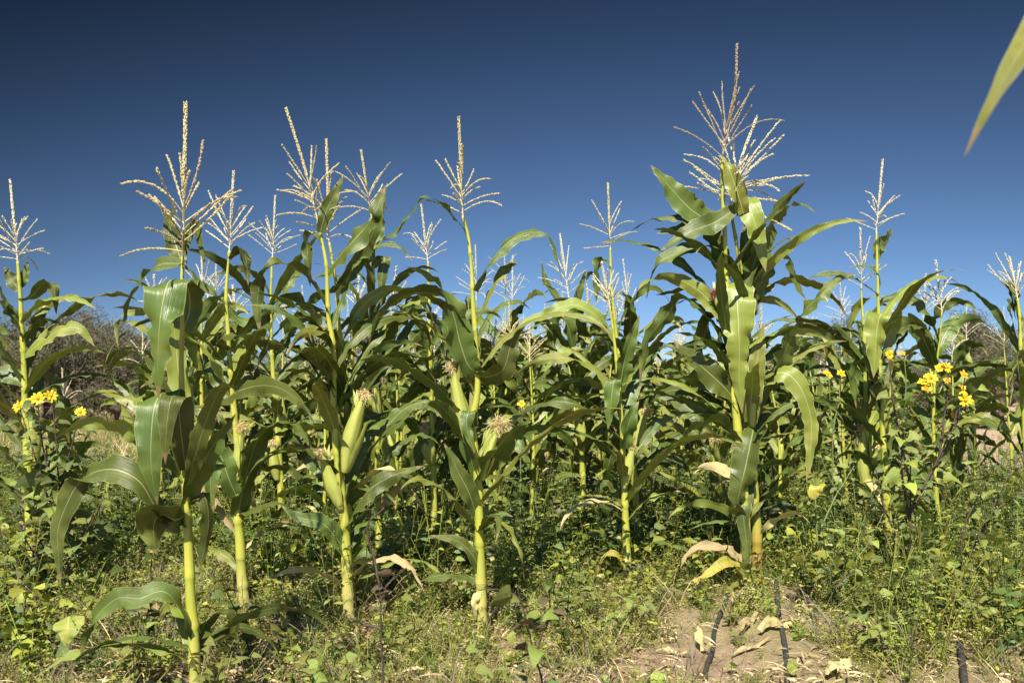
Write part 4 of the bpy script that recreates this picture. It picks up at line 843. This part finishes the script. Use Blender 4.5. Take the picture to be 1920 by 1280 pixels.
# single conspicuous leaves of those weeds
def big_leaf(name, label, pts, d, wd, hs, m, kind='heart', cat='leaf', group=None, seed=0, drop=None):
    C = np.array([W(p[0], p[1], d+(p[2] if len(p) > 2 else 0)) for p in pts]); n = 18
    o = MB(); S = spline(C, n); ribbon(o, S, hints(hs, n), wd*d/FPX, 6, .15, .06, kind, seed, freq=2.5, nick=.03)
    c = C.mean(0); e = bpy.data.objects.new(name, o.mesh(name, m, c)); COL.objects.link(e); e.location = tuple(c)
    return tag(e, label, cat, group)
big_leaf('weed_leaf', 'large green heart-shaped leaf with a yellow tip at the lower left', [(128, 1155), (127, 1180, -.03), (122, 1212, -.04)], 2.75, 62, [X], M_BROADY, seed=3)
big_leaf('weed_leaf', 'green and yellow leaf hanging right of the maize stalk with the red flower weed', [(1716, 962), (1740, 975, -.03), (1768, 1008, -.04)], 3.7, 44, [(.6, 0, -.8)], M_BROADY, seed=4)
big_leaf('weed_leaf', 'bright orange-yellow curled leaf right of the leafy giant', [(1545, 905), (1530, 915, -.02), (1522, 936, -.02)], 3.8, 24, [(.9, 0, .3)], M_LEAFYEL, kind='oval', seed=5)

# ------------------------------------------------------------------ drip tubes and dead leaves on the soil
def on_ground(pts, lift=0.):
    P = np.array([gnd(*p) for p in pts]); C = spline(P, 60); C[:, 2] = ground_z(C[:, 0], C[:, 1])+lift; return C
def drip(pts, label, r=.011, lift=.008):
    C = on_ground(pts, lift); C[:, 2] = np.convolve(np.pad(C[:, 2], 6, mode='edge'), np.ones(13)/13, 'valid'); mb = MB(); tube(mb, C, r, 12)
    c = C.mean(0); o = bpy.data.objects.new('drip_tube', mb.mesh('drip_tube', M_TUBE, c)); COL.objects.link(o); o.location = tuple(c)
    tag(o, label, 'drip tube', 'black drip irrigation tubes')
drip([(1316, 1330), (1321, 1285), (1324, 1245), (1336, 1215), (1340, 1190), (1356, 1160), (1364, 1135)], 'black drip tube running up from the frame bottom towards the leafy giant\'s foot', .0082, .008)
drip([(1470, 1340), (1476, 1270), (1473, 1225), (1466, 1190)], 'black drip tube ending under the long arched dry leaf', .009, .01)
drip([(1460, 1168), (1456, 1120)], 'short exposed length of black tube behind the arched dry leaf', .0105, .012)
drip([(1812, 1330), (1806, 1270), (1800, 1225)], 'grey-black tube at the bottom right among weeds', .0105, .012)
drip([(880, 1222), (925, 1196)], 'short dark tube piece half buried right of the purple stem', .0105, .006)
def dry(label, pts, wd, hump=.02, m=M_DRY, seed=0, name='dry_leaf', hint=Y):
    P = np.array([gnd(*p) for p in pts]); n = 26; C = spline(P, n); s = np.linspace(0, 1, n)
    C[:, 2] = ground_z(C[:, 0], C[:, 1])+.012+hump*np.abs(np.sin(s*math.pi*1.6+.3)); d = C[:, 1].mean()
    o = MB(); S = hints([hint, (.2, .8, .5), (0, .9, -.3)], n); ribbon(o, C, S, wd*.72*d/FPX, 6, .35, .24, 'maize', seed, nick=.1, wav=.5)
    c = C.mean(0); e = bpy.data.objects.new(name, o.mesh(name, m, c)); COL.objects.link(e); e.location = tuple(c); tag(e, label, 'dry leaf', 'dry maize leaves on the soil')
dry('long arched straw-coloured dry leaf over the end of a black tube', [(1425, 1200), (1455, 1190), (1490, 1182), (1525, 1188)], 30, .03, seed=1, hint=(0, .6, .8))
dry('short tan dry leaf between the two black tubes', [(1388, 1198), (1402, 1186), (1425, 1170)], 24, .02, seed=2)
dry('orange-tan dry leaf crossing the first black tube', [(1300, 1195), (1322, 1218), (1350, 1232)], 22, .04, seed=3, hint=(.5, .6, .5))
dry('pale thin dry leaf lying left of the first black tube', [(1230, 1222), (1265, 1224), (1305, 1228)], 16, .012, seed=4)
dry('thin dry leaf strip in front of the arched one', [(1370, 1225), (1410, 1218), (1450, 1206)], 14, .01, seed=5)
dry('whitish crumpled dry leaf at the bottom right of the soil patch', [(1548, 1270), (1575, 1262), (1610, 1256)], 34, .03, seed=6)
dry('tan dry leaf left of the slim plant\'s foot', [(1085, 1106), (1105, 1095), (1130, 1078)], 22, .03, seed=7)
dry('yellow-tan dry leaf left of the two-eared plant\'s foot', [(560, 1200), (580, 1190), (612, 1172)], 22, .03, seed=8)
dry('cream dry leaf lying at the left frame edge', [(-10, 1172), (15, 1170), (38, 1168)], 14, .02, seed=9)
dry('brown crumpled dry leaf right of the two-eared plant\'s foot', [(665, 1205), (680, 1195), (700, 1185)], 28, .03, seed=10)
dry('pale husk-like dry leaf at the red stalk\'s foot', [(1400, 1122), (1420, 1116), (1442, 1120)], 22, .02, seed=11)
def yl(label, x, y, wd, seed):
    g = gnd(x, y+12); d = g[1]; big_leaf('fallen_leaf', label, [(x, y-14), (x, y, -.02), (x+3, y+16, -.025)], d, wd, [(.9, 0, .3)], M_BROADY, kind='oval', cat='fallen leaf', group='yellow fallen leaves', seed=seed)
yl('bright yellow leaf right of the second black tube', 1486, 1249, 20, 1)
yl('round yellow-green leaf at the bottom edge left of the first tube', 1232, 1272, 26, 2)
yl('small yellow leaf in the purple weed', 958, 1192, 16, 3)

# ------------------------------------------------------------------ trees behind
def crown_tree(seed, Hh, Wd, leaf=.034, nl=9000):
    r = np.random.default_rng(seed); root = empty('mesquite_tree', (0, 0, 0)); tb = MB(); tips = []
    def grow(p, d, L, rad, lev):
        n = 6; P = [p]
        for k in range(n): d = unit(d+r.normal(0, .16, 3)+(0, 0, .03)); P.append(P[-1]+d*L/n)
        P = np.array(P); tube(tb, P, np.linspace(rad, rad*.55, n+1), 6 if lev < 2 else 4, cap=False)
        if lev >= 2: tips.extend([P[-1], P[3]])
        if lev < 4:
            for k in range(3): grow(P[-1-(k == 2)*2], unit(d+r.normal(0, .62, 3)*(1.2, 1.2, .7)), L*r.uniform(.58, .78), rad*.55, lev+1)
    for k in range(5):
        a = k*1.3+r.uniform(0, .5); grow(np.array((.1*math.cos(a), .1*math.sin(a), -.1)), unit(np.array((math.cos(a)*.75*Wd/Hh, math.sin(a)*.75*Wd/Hh, 1.))), Hh*.33, .09, 0)
    T = np.array(tips); T *= np.array((Wd/2/np.percentile(abs(T[:, 0]), 92), Wd/2/np.percentile(abs(T[:, 1]), 92), 1.)); 
    # branches follow the same widening
    sx = Wd/2/np.percentile(abs(np.array(tips)[:, 0]), 92); sy = Wd/2/np.percentile(abs(np.array(tips)[:, 1]), 92); sz = Hh*.93/np.percentile(T[:, 2], 96)
    for v in tb.v: v *= (sx, sy, sz)
    T[:, 2] *= sz
    pobj(tb, 'trunk', M_BARK, root)
    c = T[r.integers(0, len(T), nl)]+r.normal(0, .13, (nl, 3))*(1, 1, .7); c[:, 2] = np.clip(c[:, 2], .1, None)
    a = unit(r.normal(0, 1, (nl, 3))); b2 = unit(np.cross(a, r.normal(0, 1, (nl, 3)))); s = leaf*r.uniform(.5, 1.4, (nl, 1))
    V = np.stack([c-a*s, c+b2*s*.45, c+a*s, c-b2*s*.45], 1).reshape(-1, 3); mb = MB(); mb.add(V, None, np.arange(nl*4).reshape(-1, 4))
    nt_ = nl//8; c = T[r.integers(0, len(T), nt_)]+r.normal(0, .1, (nt_, 3)); a = unit(r.normal(0, 1, (nt_, 3))+(0, 0, .5)); b2 = unit(np.cross(a, r.normal(0, 1, (nt_, 3)))); s = r.uniform(.1, .3, (nt_, 1))
    V = np.stack([c-b2*.006, c+b2*.006, c+b2*.003+a*s, c-b2*.003+a*s], 1).reshape(-1, 3); mb.add(V, None, np.arange(nt_*4).reshape(-1, 4), mi=1)
    pobj(mb, 'crown', [M_CROWN, M_TWIG], root, smooth=False)
    return root
tp = [crown_tree(41, 3.4, 4.6, nl=42000), crown_tree(42, 2.9, 4.2, nl=36000), crown_tree(43, 2.4, 3.6, nl=26000)]
tused = set()
def ptree(k, px, d, H, wscale, lab, rot=0):
    o = tp[k]
    if k in tused: o = copy_tree(o)
    tused.add(k); base = [3.4, 2.9, 2.4][k]; s = H/base
    o.location = ((px-960)/FPX*d, d, -.05); o.scale = (s*wscale, s*wscale, s); o.rotation_euler = (0, 0, rot); tag(o, lab, 'tree', 'mesquite trees behind the field'); return o
ptree(0, 60, 24, 3.0, 1.15, 'brown rounded mesquite at the left edge behind the left maize', .3)
ptree(1, 205, 22, 2.55, 1.0, 'brown mesquite crown in the gap between the left edge maize and the nearest plant', 1.)
ptree(2, 330, 30, 2.5, 1.2, 'low mesquite behind the nearest maize plant', 2)
ptree(2, 765, 26, 2.75, .95, 'grey-brown mesquite crown between the two-eared plant and the arching-leaf plant', .5)
ptree(1, 1010, 27, 2.6, 1.05, 'dark mesquite behind the middle of the field, left of the slim plant', 2.2)
ptree(2, 500, 34, 2.3, 1.2, 'low mesquite behind the tassels left of the two-eared plant', 3.)
ptree(0, 1590, 25, 2.75, .8, 'dark olive mesquite left of the bright hanging blade', 4.)
ptree(1, 1475, 33, 2.6, 1.0, 'pale mesquite close behind the leafy giant\'s right side', 5.)
ptree(0, 1870, 24, 2.95, 1.05, 'brown mesquite behind the dirt path at the right', 1.6)
ptree(1, 1960, 30, 2.9, 1.2, 'mesquite cut by the right frame edge beyond the dirt path', 2.8)
ptree(2, -60, 30, 3.2, 1.3, 'mesquite cut by the left frame edge', .9)
for k in range(16):
    ptree(k % 3, -260+k*150+random.uniform(-40, 40), random.uniform(60, 80), random.uniform(2.2, 3.4), 1.9, 'far small mesquite on the horizon '+('at the left' if k < 5 else 'behind the middle' if k < 11 else 'at the right'), k*1.7)['group'] = 'far trees along the horizon'

# ------------------------------------------------------------------ ground cover (stuff): scattered clump meshes
hidden = {}
def clump(kind, seed):
    r = np.random.default_rng(seed); mb = MB()
    if kind == 'herb':
        for k in range(4):
            a = r.uniform(0, 6.28); h = r.uniform(.1, .2); P = np.array([(0, 0, 0), (math.cos(a)*.03, math.sin(a)*.03, h*.5), (math.cos(a)*.07, math.sin(a)*.07, h)])+(r.normal(0, .02), r.normal(0, .02), 0); C = spline(P, 8)
            tube(mb, C, .0013, 3, cap=False)
            for q in range(8): 
                an = r.uniform(0, 6.28); blade_leaf(mb, C[min(7, 1+q)], (math.cos(an), math.sin(an), r.uniform(.1, .6)), r.uniform(.02, .038), r.uniform(.013, .022), r, 'oval', n=4, na=2)
    elif kind == 'grass':
        for k in range(26):
            a = r.uniform(0, 6.28); L = r.uniform(.08, .2); P, S = nat_leaf_curve(np.array((r.normal(0, .02), r.normal(0, .02), 0)), a, L, r.uniform(.05, .5), r.uniform(.6, 1.9), 1.4, r, 6); ribbon(mb, P, S, .004, 1, 0, 0, 'oval', 1)
    elif kind == 'mat':
        for k in range(90):
            p = np.array((r.normal(0, .06), r.normal(0, .06), abs(r.normal(0, .025)))); a = r.uniform(0, 6.28); blade_leaf(mb, p, (math.cos(a), math.sin(a), r.uniform(0, .8)), r.uniform(.01, .022), r.uniform(.006, .012), r, 'oval', n=3, na=1)
    elif kind == 'fern':
        for k in range(7):
            a = r.uniform(0, 6.28); L = r.uniform(.15, .32); P, S = nat_leaf_curve(np.array((r.normal(0, .02), r.normal(0, .02), 0)), a, L, r.uniform(.1, .5), r.uniform(.5, 1.4), 1.2, r, 12)
            tube(mb, P, .001, 3, cap=False)
            for q in range(2, 12):
                for sg in (-1, 1): blade_leaf(mb, P[q], S[q]*sg+(0, 0, .3)+r.normal(0, .3, 3), r.uniform(.018, .035)*(1.2-q/14), .007, r, 'oval', n=3, na=1)
    elif kind == 'broad':
        for k in range(3):
            a = r.uniform(0, 6.28); h = r.uniform(.14, .3); C = spline(np.array([(0, 0, 0), (math.cos(a)*.03, math.sin(a)*.03, h*.5), (math.cos(a)*.08, math.sin(a)*.08, h)]), 8); tube(mb, C, .0018, 4, cap=False)
            for q in range(7):
                an = q*2.4+r.uniform(0, 1); blade_leaf(mb, C[min(7, q+1)], (math.cos(an), math.sin(an), r.uniform(.0, .5)), r.uniform(.035, .065), r.uniform(.025, .045), r, 'heart', n=6, na=2)
    elif kind == 'rosette':
        for k in range(r.integers(6, 11)):
            a = r.uniform(0, 6.28); q = np.array((r.normal(0, .012), r.normal(0, .012), r.uniform(.005, .05)))
            L = r.uniform(.025, .055); blade_leaf(mb, q, (math.cos(a), math.sin(a), r.uniform(.1, .9)), L, L*r.uniform(.45, .75), r, ['oval', 'heart'][k % 2], n=6, na=2)
        for k in range(3):
            a = r.uniform(0, 6.28); tube(mb, np.array([(0, 0, 0), (math.cos(a)*.02, math.sin(a)*.02, .05)]), .001, 3, cap=False)
    elif kind == 'dry':
        for k in range(16):
            a = r.uniform(0, 6.28); L = r.uniform(.04, .14); p = np.array((r.normal(0, .06), r.normal(0, .06), r.uniform(.0, .03))); blade_leaf(mb, p, (math.cos(a), math.sin(a), r.uniform(-.1, .4)), L, r.uniform(.003, .012), r, 'oval', n=4, na=1, droop=.6)
    elif kind == 'straw':
        for k in range(14):
            a = r.uniform(0, 6.28); P, S = nat_leaf_curve(np.array((r.normal(0, .03), r.normal(0, .03), 0)), a, r.uniform(.12, .3), r.uniform(.2, 1.2), r.uniform(.8, 1.7), 1.2, r, 6); ribbon(mb, P, S, .0028, 1, 0, 0, 'oval', 1)
    elif kind == 'tall':
        for k in range(3):
            a = r.uniform(0, 6.28); h = r.uniform(.28, .5); C = spline(np.array([(0, 0, 0), (math.cos(a)*.04, math.sin(a)*.04, h*.5), (math.cos(a)*.12, math.sin(a)*.12, h)]), 10); tube(mb, C, .0013, 3, cap=False)
            for q in range(9):
                an = r.uniform(0, 6.28); blade_leaf(mb, C[min(9, q+1)], (math.cos(an), math.sin(an), r.uniform(.1, .8)), r.uniform(.02, .05), r.uniform(.006, .013), r, 'oval', n=4, na=1)
            for q in range(4):
                e = C[-1]+r.normal(0, .022, 3); tube(mb, np.array([C[7], e]), .0006, 3, cap=False); 
                c = e; s = .0024; mb.add([c+(s, 0, 0), c+(0, s, 0), c-(s, 0, 0), c-(0, s, 0), c+(0, 0, s), c-(0, 0, s)], None, None, [(0, 1, 4), (1, 2, 4), (2, 3, 4), (3, 0, 4), (1, 0, 5), (2, 1, 5), (3, 2, 5), (0, 3, 5)], 1)
    elif kind == 'rock':
        P = unit(r.normal(0, 1, (14, 3)))*r.uniform(.7, 1.1, (14, 1))*.012*(1, 1, .7)
        import bmesh
        bm = bmesh.new(); [bm.verts.new(p) for p in P]; bmesh.ops.convex_hull(bm, input=bm.verts); me = bpy.data.meshes.new('clod'); bm.to_mesh(me); bm.free(); return me
    return mb
def collection(name, items):
    c = bpy.data.collections.new(name)
    for k, (kind, seed, ms) in enumerate(items):
        g = clump(kind, seed)
        if isinstance(g, MB): me = g.mesh(kind, ms)
        else: me = g; me.materials.append(ms[0])
        c.objects.link(bpy.data.objects.new('clump_'+kind, me))
    return c
def scatter(name, label, pts, scales, coll):
    me = bpy.data.meshes.new(name); me.vertices.add(len(pts)); me.vertices.foreach_set('co', np.asarray(pts, np.float32).ravel())
    at = me.attributes.new('sc', 'FLOAT', 'POINT'); at.data.foreach_set('value', np.asarray(scales, np.float32))
    o = bpy.data.objects.new(name, me); COL.objects.link(o); tag(o, label, None, None, 'stuff')
    g = bpy.data.node_groups.new(name, 'GeometryNodeTree'); g.interface.new_socket('Geometry', in_out='INPUT', socket_type='NodeSocketGeometry'); g.interface.new_socket('Geometry', in_out='OUTPUT', socket_type='NodeSocketGeometry')
    gi = g.nodes.new('NodeGroupInput'); go = g.nodes.new('NodeGroupOutput'); ip = g.nodes.new('GeometryNodeInstanceOnPoints'); ci = g.nodes.new('GeometryNodeCollectionInfo')
    ci.inputs[0].default_value = coll; ci.inputs[1].default_value = True; ci.inputs[2].default_value = True
    rv = g.nodes.new('FunctionNodeRandomValue'); rv.data_type = 'FLOAT_VECTOR'; rv.inputs[0].default_value = (-.15, -.15, 0); rv.inputs[1].default_value = (.15, .15, 6.283)
    na_ = g.nodes.new('GeometryNodeInputNamedAttribute'); na_.data_type = 'FLOAT'; na_.inputs[0].default_value = 'sc'
    m2p = g.nodes.new('GeometryNodeMeshToPoints')
    L = g.links.new; L(gi.outputs[0], m2p.inputs[0]); L(m2p.outputs[0], ip.inputs['Points']); L(ci.outputs[0], ip.inputs['Instance']); ip.inputs['Pick Instance'].default_value = True
    L(rv.outputs[0], ip.inputs['Rotation']); L(na_.outputs[0], ip.inputs['Scale']); L(ip.outputs[0], go.inputs[0])
    md = o.modifiers.new('scatter', 'NODES'); md.node_group = g
    return o
C_low = collection('low weeds', [('mat', 61, [M_WA]), ('mat', 62, [M_WA]), ('mat', 63, [M_WC]), ('herb', 64, [M_WA]), ('mat', 1, [M_WA]), ('mat', 2, [M_WC]), ('mat', 3, [M_WB]), ('herb', 4, [M_WA]), ('herb', 5, [M_WB]), ('grass', 6, [M_GRASS]), ('fern', 7, [M_WC]), ('mat', 8, [M_GRASS]), ('herb', 9, [M_WC])])
C_field = collection('field weeds', [('herb', 71, [M_WB]), ('herb', 72, [M_WB]), ('fern', 73, [M_WB]), ('broad', 74, [M_WB]), ('mat', 75, [M_WB]), ('herb', 76, [M_GRASS]), ('mat', 77, [M_WC]), ('fern', 78, [M_GRASS]), ('broad', 79, [M_BROAD])])  # mostly darker greens: the deep shade between stalks is put into the weed colours
C_tall = collection('tall weeds', [('tall', 11, [M_WA, M_WHITE]), ('tall', 12, [M_WB, M_WHITE]), ('broad', 13, [M_WB]), ('broad', 14, [M_WA]), ('fern', 15, [M_WB]), ('fern', 16, [M_WA]), ('herb', 17, [M_WB]), ('tall', 18, [M_GRASS, M_WHITE])])
C_ros = collection('rosettes', [('rosette', 51, [M_BROADL]), ('rosette', 52, [M_BROAD]), ('rosette', 53, [M_WA]), ('rosette', 54, [M_BROADL]), ('broad', 55, [M_BROADL]), ('rosette', 56, [M_BROADY])])
C_dry = collection('dry litter', [('dry', 21, [M_DRYBIT]), ('dry', 22, [M_DRYBIT]), ('dry', 26, [M_DRYBIT]), ('dry', 23, [M_DRYBIT]), ('straw', 24, [M_TWIG]), ('straw', 25, [M_WC])])
C_grass = collection('grass tufts', [('grass', 31, [M_GRASS]), ('grass', 32, [M_WC]), ('grass', 33, [M_GRASS]), ('straw', 34, [M_DRYBIT])])
C_rock = collection('clods', [('rock', 41, [M_ROCK]), ('rock', 42, [M_ROCK]), ('rock', 43, [M_ROCK])])
CLEAR = []
for o_ in scene.objects:
    if o_.type == 'MESH' and o_.name.split('.')[0] in ('drip_tube', 'dry_leaf', 'fallen_leaf'):
        co = np.zeros(len(o_.data.vertices)*3, np.float32); o_.data.vertices.foreach_get('co', co); co = co.reshape(-1, 3)[::5]
        rr_ = .026 if o_.name.startswith('drip') else .024
        CLEAR += [(c_[0]+o_.location.x, c_[1]+o_.location.y, rr_) for c_ in co]
CLEAR += [(gnd(366, 1290)[0], gnd(366, 1290)[1]-k_*.05, .06) for k_ in range(8)]
CL = np.array(CLEAR)
def free(P, k=1.):
    ok = np.ones(len(P), bool)
    near_ = P[:, 1] < 4.6
    idx = np.where(near_)[0]
    for a in range(0, len(idx), 2000):
        q = idx[a:a+2000]; dx = P[q, 0][:, None]-CL[None, :, 0]; dy = P[q, 1][:, None]-CL[None, :, 1]
        # also keep a little room on the camera's side so tubes and leaves stay in view
        ok[q] = ~((dx*dx+(np.where(dy < 0, dy*.5, dy))**2) < (CL[None, :, 2]*k)**2).any(1)
    return ok
def bare(x, y):
    """0..1 how bare the soil is: the open patch in front at the right of the middle, and blotches"""
    px = 960+x/y*FPX
    b = np.exp(-((px-1420)/250)**4)*np.exp(-((y-2.75)/.62)**4)*.88
    b += .8*np.exp(-((px-1080)/120)**2)*np.exp(-((y-2.75)/.25)**2)+.6*np.exp(-((px-1720)/110)**2)*np.exp(-((y-2.75)/.2)**2)
    n = np.sin(x*6.3+1)*np.sin(y*5.2+x*2)+.5*np.sin(x*13+y*9)+.4*np.sin(x*27+3*np.sin(y*11))
    return np.clip(b*(.9+.35*n)+.35*np.clip(n, 0, 1), 0, 1)
def clumpy(x, y, k=1.):
    n = np.sin(x*9.1*k+2*np.sin(y*5.3*k))*np.sin(y*8.3*k+1.7*np.sin(x*6.1*k))+.5*np.sin(x*21*k+y*13*k)*np.sin(y*19*k-x*7*k)
    return np.clip(.55+.75*n, .06, 1)
def pts(n, y0, y1, keep, px0=-120, px1=2040, pw=1.):
    y = y0+(y1-y0)*rng.random(n)**pw; px = rng.uniform(px0, px1, n); x = (px-960)/FPX*y
    k = rng.random(n) < keep(x, y, px); x, y, px = x[k], y[k], px[k]
    P = np.stack([x, y, ground_z(x, y)-.004], 1); f = free(P); return P[f], px[f]
keep_low = lambda x, y, px: 1-.95*bare(x, y)
p, _ = pts(23000, 2.0, 4.6, lambda x, y, px: (1-.86*bare(x, y))*clumpy(x, y)); scatter('low_weeds', 'low mixed green weeds covering the soil in front', p, rng.uniform(.18, .6, len(p))*(1-.45*bare(p[:, 0], p[:, 1]))*(.6+.7*clumpy(p[:, 0], p[:, 1]))*(.75+.35*np.clip(p[:, 1]-2.6, 0, 1)), C_low)
p, _ = pts(8000, 4.4, 9.5, lambda x, y, px: np.where((px > 1800) & (y > 7.5), .1, .9)); scatter('field_weeds', 'knee-deep green weeds between the maize rows', p, rng.uniform(.55, 1.2, len(p)), C_field)
def kt(x, y, px):
    k = np.clip((y-3.7)/.5, 0, 1)*.95+.03
    k = k*np.where((px > 190) & (px < 330) & (y > 3.2), .25, 1); k = np.where((px > 1450) & (y < 3.9), np.maximum(k, .3), k)
    k = np.where((px < 180) & (y > 2.6), np.maximum(k, .4), k)
    return k*(1-.97*bare(x, y))
p, _ = pts(4200, 2.6, 8.0, kt, pw=1.1); scatter('tall_weeds', 'taller leafy weeds with tiny pale flower heads around the stalks', p, rng.uniform(.5, 1.1, len(p)), C_tall)
p, _ = pts(5200, 2.0, 6.0, lambda x, y, px: .38+.06*np.clip(bare(x, y)*1.2, 0, 1)+.25*((px > 150) & (px < 640))); scatter('leaf_litter', 'dry straw and leaf litter strewn over the soil', p+(0, 0, .006), rng.uniform(.35, .9, len(p)), C_dry)
p, _ = pts(3500, 9.5, 30, lambda x, y, px: np.where(px > 1790, .06, .9)); scatter('far_weeds', 'pale weeds and grass on the far ground', p, rng.uniform(1., 2.2, len(p)), C_grass)
p, _ = pts(700, 2.0, 6.0, lambda x, y, px: .9-.9*bare(x, y)); scatter('grass', 'green and straw grass tufts among the weeds', p, rng.uniform(.3, .75, len(p)), C_grass)
p, _ = pts(3000, 2.0, 5.0, lambda x, y, px: (.95-.9*bare(x, y))*clumpy(x+3, y+1, .6)**2); scatter('broad_weeds', 'low broad-leaved lime green weeds in the foreground mat', p, rng.uniform(.3, .85, len(p)), C_ros)
p, _ = pts(3500, 2.0, 4.5, lambda x, y, px: .08+.9*bare(x, y)); scatter('soil_clods', 'small clods and pebbles on the bare soil', p+(0, 0, .004), rng.uniform(.2, 1.1, len(p))**1.5, C_rock)
